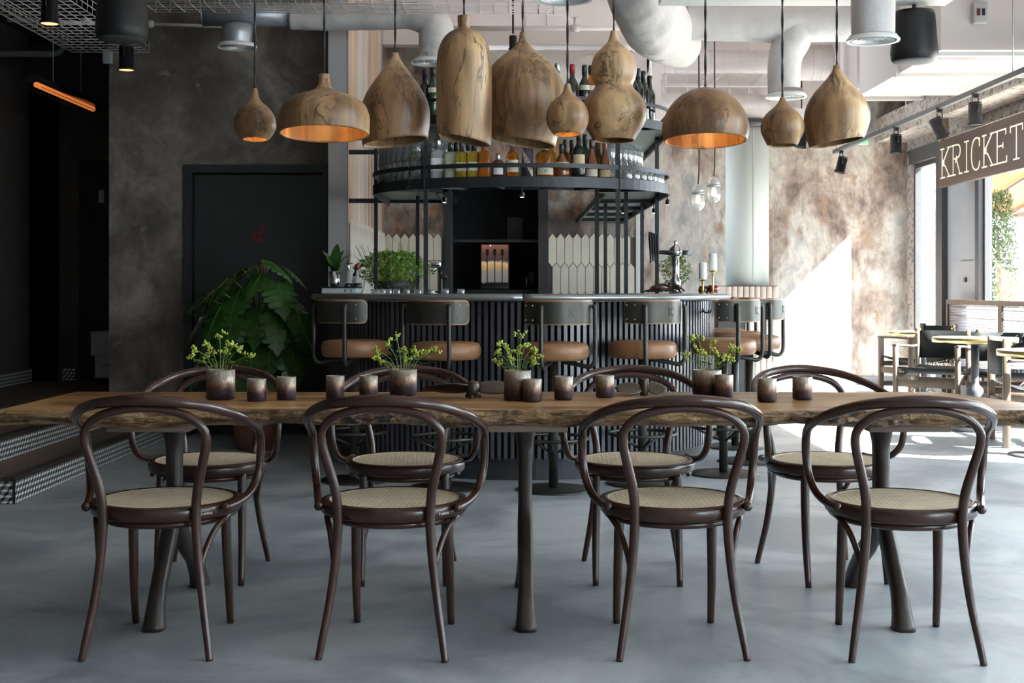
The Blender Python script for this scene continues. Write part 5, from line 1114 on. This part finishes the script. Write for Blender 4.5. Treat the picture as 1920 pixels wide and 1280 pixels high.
def spot(loc, sc, tilt, label, up, lit=True, yoke=True, az=0, name='track_spotlight', group='black stage-style spotlights'):
    t = thing(name, label, 'spotlight', loc, az, group); q = Matrix.Rotation(tilt, 4, 'Y'); b_ = MB(); b_.lathe([(.052*sc,.085*sc),(.050*sc,.10*sc),(.045*sc,.102*sc)], seg=24, M=q); b_.lathe([(.060*sc,-.078*sc),(.062*sc,-.060*sc),(.052*sc,-.055*sc),(.052*sc,.085*sc)], seg=24, M=q, cap0=False); b_.build('can', BLKMET, t)
    MB().lathe([(.050*sc,-.070*sc),(.052*sc,-.074*sc)], seg=22, M=q).build('lens', SPOTL if lit else BLK, t)
    if yoke: MB().tube([(0,-.062*sc,.02*sc),(0,-.068*sc,.10*sc),(0,-.05*sc,.135*sc),(0,0,.14*sc),(0,.05*sc,.135*sc),(0,.068*sc,.10*sc),(0,.062*sc,.02*sc)], .005*sc, 6).build('yoke', BLKMET, t); MB().bx(-.02*sc,.02*sc,-.02*sc,.02*sc,.135*sc,.18*sc).build('adaptor', BLKMET, t)
    if up: MB().tube([(0,0,.13*sc),(0,0,up)], .008, 6, sub=1).build('stem', BLKMET, t)
    return t
p = at(237, 112, 9.3); spot(p, 1.0, 0, 'lit black spotlight under the left hanging speaker', .6, True, True, 0)
p = at(93, 22, 7.6); spot(p, .95, 0, 'lit black spotlight under the mesh tray at top left', 0, True, True, 0)
p = at(962, 82, 10.2); spot(p, .62, 0, 'slim unlit spotlight on a cord behind the big onion pendant', CZ-p.z, False, False)
TX, TRZ = 3.6, 2.64
rl = thing('track_rail', 'long grey lighting track running along the windows', 'track', (TX, 0, TRZ)); MB().bx(-.02,.02,7.5,14.3,-.02,.02).build('rail', M_('grey track', (.10,.10,.10), rough=.5), rl)
for y in (14.2, 11.7, 9.2): MB().tube([(0,y,.02),(0,y,CZ-TRZ)], .004, 5, sub=1).build('hanger', STEEL, rl)
for y, tl, az, lit, lb in ((14.0, .25, 0, False, 'farthest track spotlight, tilted before the patina wall'), (12.0, 0, 0, False, 'track spotlight left of the brown sign, pointing straight down'), (10.78, .45, PI, True, 'track spotlight tilted towards us beside the sign bracket'), (9.95, 0, 0, False, 'nearest track spotlight over the brown sign')):
    spot((TX, y, TRZ-.185), 1.0, tl, lb, 0, lit, True, az)
spot(at(1503, 262, 13.9)+Vector((0,0,0)), 1.1, .2, 'track spotlight half hidden behind the two right pendants', CZ-(1.1+(543-262)*13.9/2400), False, True)
ex = thing('exit_sign', 'green lit exit box peeping past the right pendant', 'exit sign', at(1617, 263, 14.6)); MB().rbox((0,0,0), (.12,.04,.10), .004).build('case', WHITEP, ex); MB().bx(-.05,.055,-.024,-.02,-.04,.04).build('face', EXITG, ex); MB().tube([(0,0,.05),(0,0,CZ-ex.location.z)], .004, 5, sub=1).build('hanger', STEEL, ex)
sn = tag(MB().rbox(at(202, 106, 9.70), (.07,.04,.11), .008).build('wall_sensor', WHITEB), 'small pale sensor box high on the grey wall edge', 'sensor')

# ---------------------------------------------------------------- hanging sign
sg = thing('hanging_sign', 'brown board sign with cream letters KRICKET hung along the windows', 'sign', (4.30, 12.85, 2.12))
MB().rbox((0, -1.25, .235), (.04, 2.5, .47), .004, seg=1).build('board', SIGNM, sg)
for y in (-.12, -2.3): MB().bx(-.03,.03,y-.04,y+.04,.46,.75).build('bracket', BRACKETW, sg)
MB().bx(-.018,.018,-2.5,0,.468,.476).build('top_edge', CRM, sg)
S_ = {'K': [[(0,0),(0,1)],[(-.1,0),(.16,0)],[(-.1,1),(.12,1)],[(.42,1),(.04,.5),(.10,.42),(.20,.38),(.44,0)],[(.32,0),(.54,0)],[(.32,1),(.52,1)],[(.0,.52),(.06,.60),(.12,.52),(.06,.43),(0,.52)]],
 'R': [[(0,0),(0,1)],[(-.1,0),(.14,0)],[(-.1,1),(.2,1),(.36,.95),(.42,.78),(.36,.60),(.2,.54),(.06,.54)],[(.2,.54),(.24,.40),(.40,0)],[(.34,0),(.54,0)],[(.14,.40),(.20,.62)]],
 'I': [[(0.1,0),(0.1,1)],[(-.02,0),(.22,0)],[(-.02,1),(.22,1)]],
 'C': [[(.44,.72),(.43,.90),(.34,1.0),(.20,1.0),(.06,.86),(.0,.5),(.06,.14),(.2,0),(.34,0),(.43,.12),(.45,.24)],[(.44,1),(.44,.72)]],
 'E': [[(0,0),(0,1)],[(-.1,1),(.42,1),(.42,.84)],[(-.1,0),(.46,0),(.46,.18)],[(0,.52),(.28,.52)],[(.28,.43),(.28,.61)]],
 'T': [[(.24,0),(.24,1)],[(.1,0),(.38,0)],[(-.04,.82),(-.04,1),(.52,1),(.52,.82)]]}
xo = .12
for ch_ in 'KRICKET':
    lm_ = MB(); wdt = {'I': .2}.get(ch_, .5)
    for st_ in S_[ch_]:
        P = [Vector((-.0215, -(xo+x*.47), .09+y*.285)) for x, y in st_]
        if ch_ == 'C' or len(P) > 4: P = crom(P, 3)
        for a, b in zip(P, P[1:]): lm_.bar(a, b+(b-a).normalized()*.003, .006, .013, 0)
    lm_.build('letter', SIGNL, sg); xo += wdt*.47+.082

# ---------------------------------------------------------------- window seats: tables, armchairs, railing
for px, Y_, zt, lb in ((1731, 12.12, .705, 'farthest brass-rimmed round table by the windows'), (1828, 10.08, .725, 'middle brass-rimmed round table by the windows'), (1965, 8.48, .70, 'nearest brass-rimmed table, cut by the right edge')):
    X = (px-960)*Y_/2400; t = thing('round_table', lb, 'table', (X, Y_, 0), 0, 'brass-rimmed tables by the windows')
    MB().lathe([(.318,zt-.003),(.318,zt)], seg=44).build('stone_top', MARBLE, t); MB().lathe([(.316,zt-.038),(.322,zt-.038),(.3235,zt-.003),(.320,zt+.001),(.317,zt)], seg=44, cap1=False).build('brass_rim', BRASS, t)
    MB().lathe([(.25,0),(.25,.008),(.22,.014),(.05,.018)], seg=36).build('base', IRONB, t); MB().lathe([(.065,.015),(.068,.03),(.068,.29),(.060,.325),(.035,.35),(.029,.37),(.029,zt-.038)], seg=24).build('column', IRONB, t); MB().lathe([(.03,zt-.06),(.14,zt-.04)], seg=20).build('top_plate', IRONB, t)
def armchair(label, loc, rz, first=[]):
    if first: return dup(first[0], loc, rz, label)
    t = thing('sling_armchair', label, 'armchair', loc, rz, 'oak armchairs with black leather slings'); first.append(t)
    for sx in (-.27, .27):
        MB().rbox((sx,-.24,.31), (.035,.05,.62), .004, seg=1).build('leg', CHWOOD, t); MB().rbox((sx,.24,.38), (.035,.05,.76), .004, seg=1).build('leg', CHWOOD, t)
        MB().tube([(sx,-.27,.625),(sx,-.1,.62),(sx,.1,.605),(sx,.23,.61)], .022, 8, flat=.5).build('armrest', CHWOOD, t)
        MB().rbox((sx,0,.36), (.026,.45,.05), .004, seg=1).build('side_rail', CHWOOD, t); MB().rbox((sx,0,.16), (.026,.45,.04), .004, seg=1).build('side_rail', CHWOOD, t)
    for y in (-.24,.24): MB().rbox((0,y,.30), (.51,.028,.06), .004, seg=1).build('cross_rail', CHWOOD, t)
    st_ = MB(); rg = [[Vector((sx, y, .43-.05*(1-(y/.24)**2)-.01*(1-(sx/.26)**2)+dz)) for sx, dz in ((-.26,0),(-.1,0),(.1,0),(.26,0),(.26,.012),(.1,.012),(-.1,.012),(-.26,.012))] for y in (-.24,-.15,-.05,.05,.15,.24)]
    st_.loft(rg, 0, True, True, True).build('seat_sling', CHLEATH, t)
    bk = MB(); rg = [[Vector((sx, .235+.05*(1-(sx/.26)**2)+dy, z)) for z, dy in ((.50,0),(.74,0),(.74,.012),(.50,.012))] for sx in (-.26,-.15,0,.15,.26)]
    bk.loft(rg, 0, True, True, True).build('back_sling', CHLEATH, t)
    for sx in (-.27, .27): MB().ball((sx,.212,.72), .012, 8).build('fixing', BRASS, t)
    return t
armchair('oak sling armchair facing left beside the farthest table, its black back to the railing', (4.02, 12.70, 0), rad(-75))
armchair('oak sling armchair turned towards us behind the middle table column', (3.66, 11.02, 0), rad(-40))
armchair('oak sling armchair with seat showing right of the middle table', (4.06, 10.50, 0), rad(-12))
armchair('oak sling armchair at the nearest table, cut by the right edge', (3.72, 9.12, 0), rad(80))
WOVEN = M_('woven wire', (.30,.30,.33), rough=.4, metal=.6)
rw = thing('woven_railing', 'low screen of woven wire panels in brown frames along the windows', 'railing', (4.42, 0, 0))
for y0, y1 in ((11.55, 12.98), (10.1, 11.55), (8.65, 10.1)):
    MB().bx(-.02,.02,y0,y0+.045,.02,1.0).bx(-.02,.02,y1-.045,y1,.02,1.0).bx(-.02,.02,y0+.045,y1-.045,.955,1.0).bx(-.02,.02,y0+.045,y1-.045,.30,.335).build('frame', BRACKETW, rw)
    wv = MB(); n = int((y1-y0-.09)/.03)
    for k in range(n+1): y = y0+.045+(y1-y0-.09)*k/n; wv.bx(-.004,.004,y-.003,y+.003,.335,.955)
    for k in range(22): z = .345+k*.0285; wv.bx(-.005,.005,y0+.045,y1-.045,z-.0025,z+.0025)
    for z0 in (.80,.89,.50):
        for k in range(n): 
            ya = y0+.045+(y1-y0-.09)*k/n; yb = y0+.045+(y1-y0-.09)*(k+1)/n; wv.bar((0,ya,z0),(0,yb,z0+.05),.007,.007)
    tag(wv.build('woven_wire', WOVEN, rw), kind='stuff')
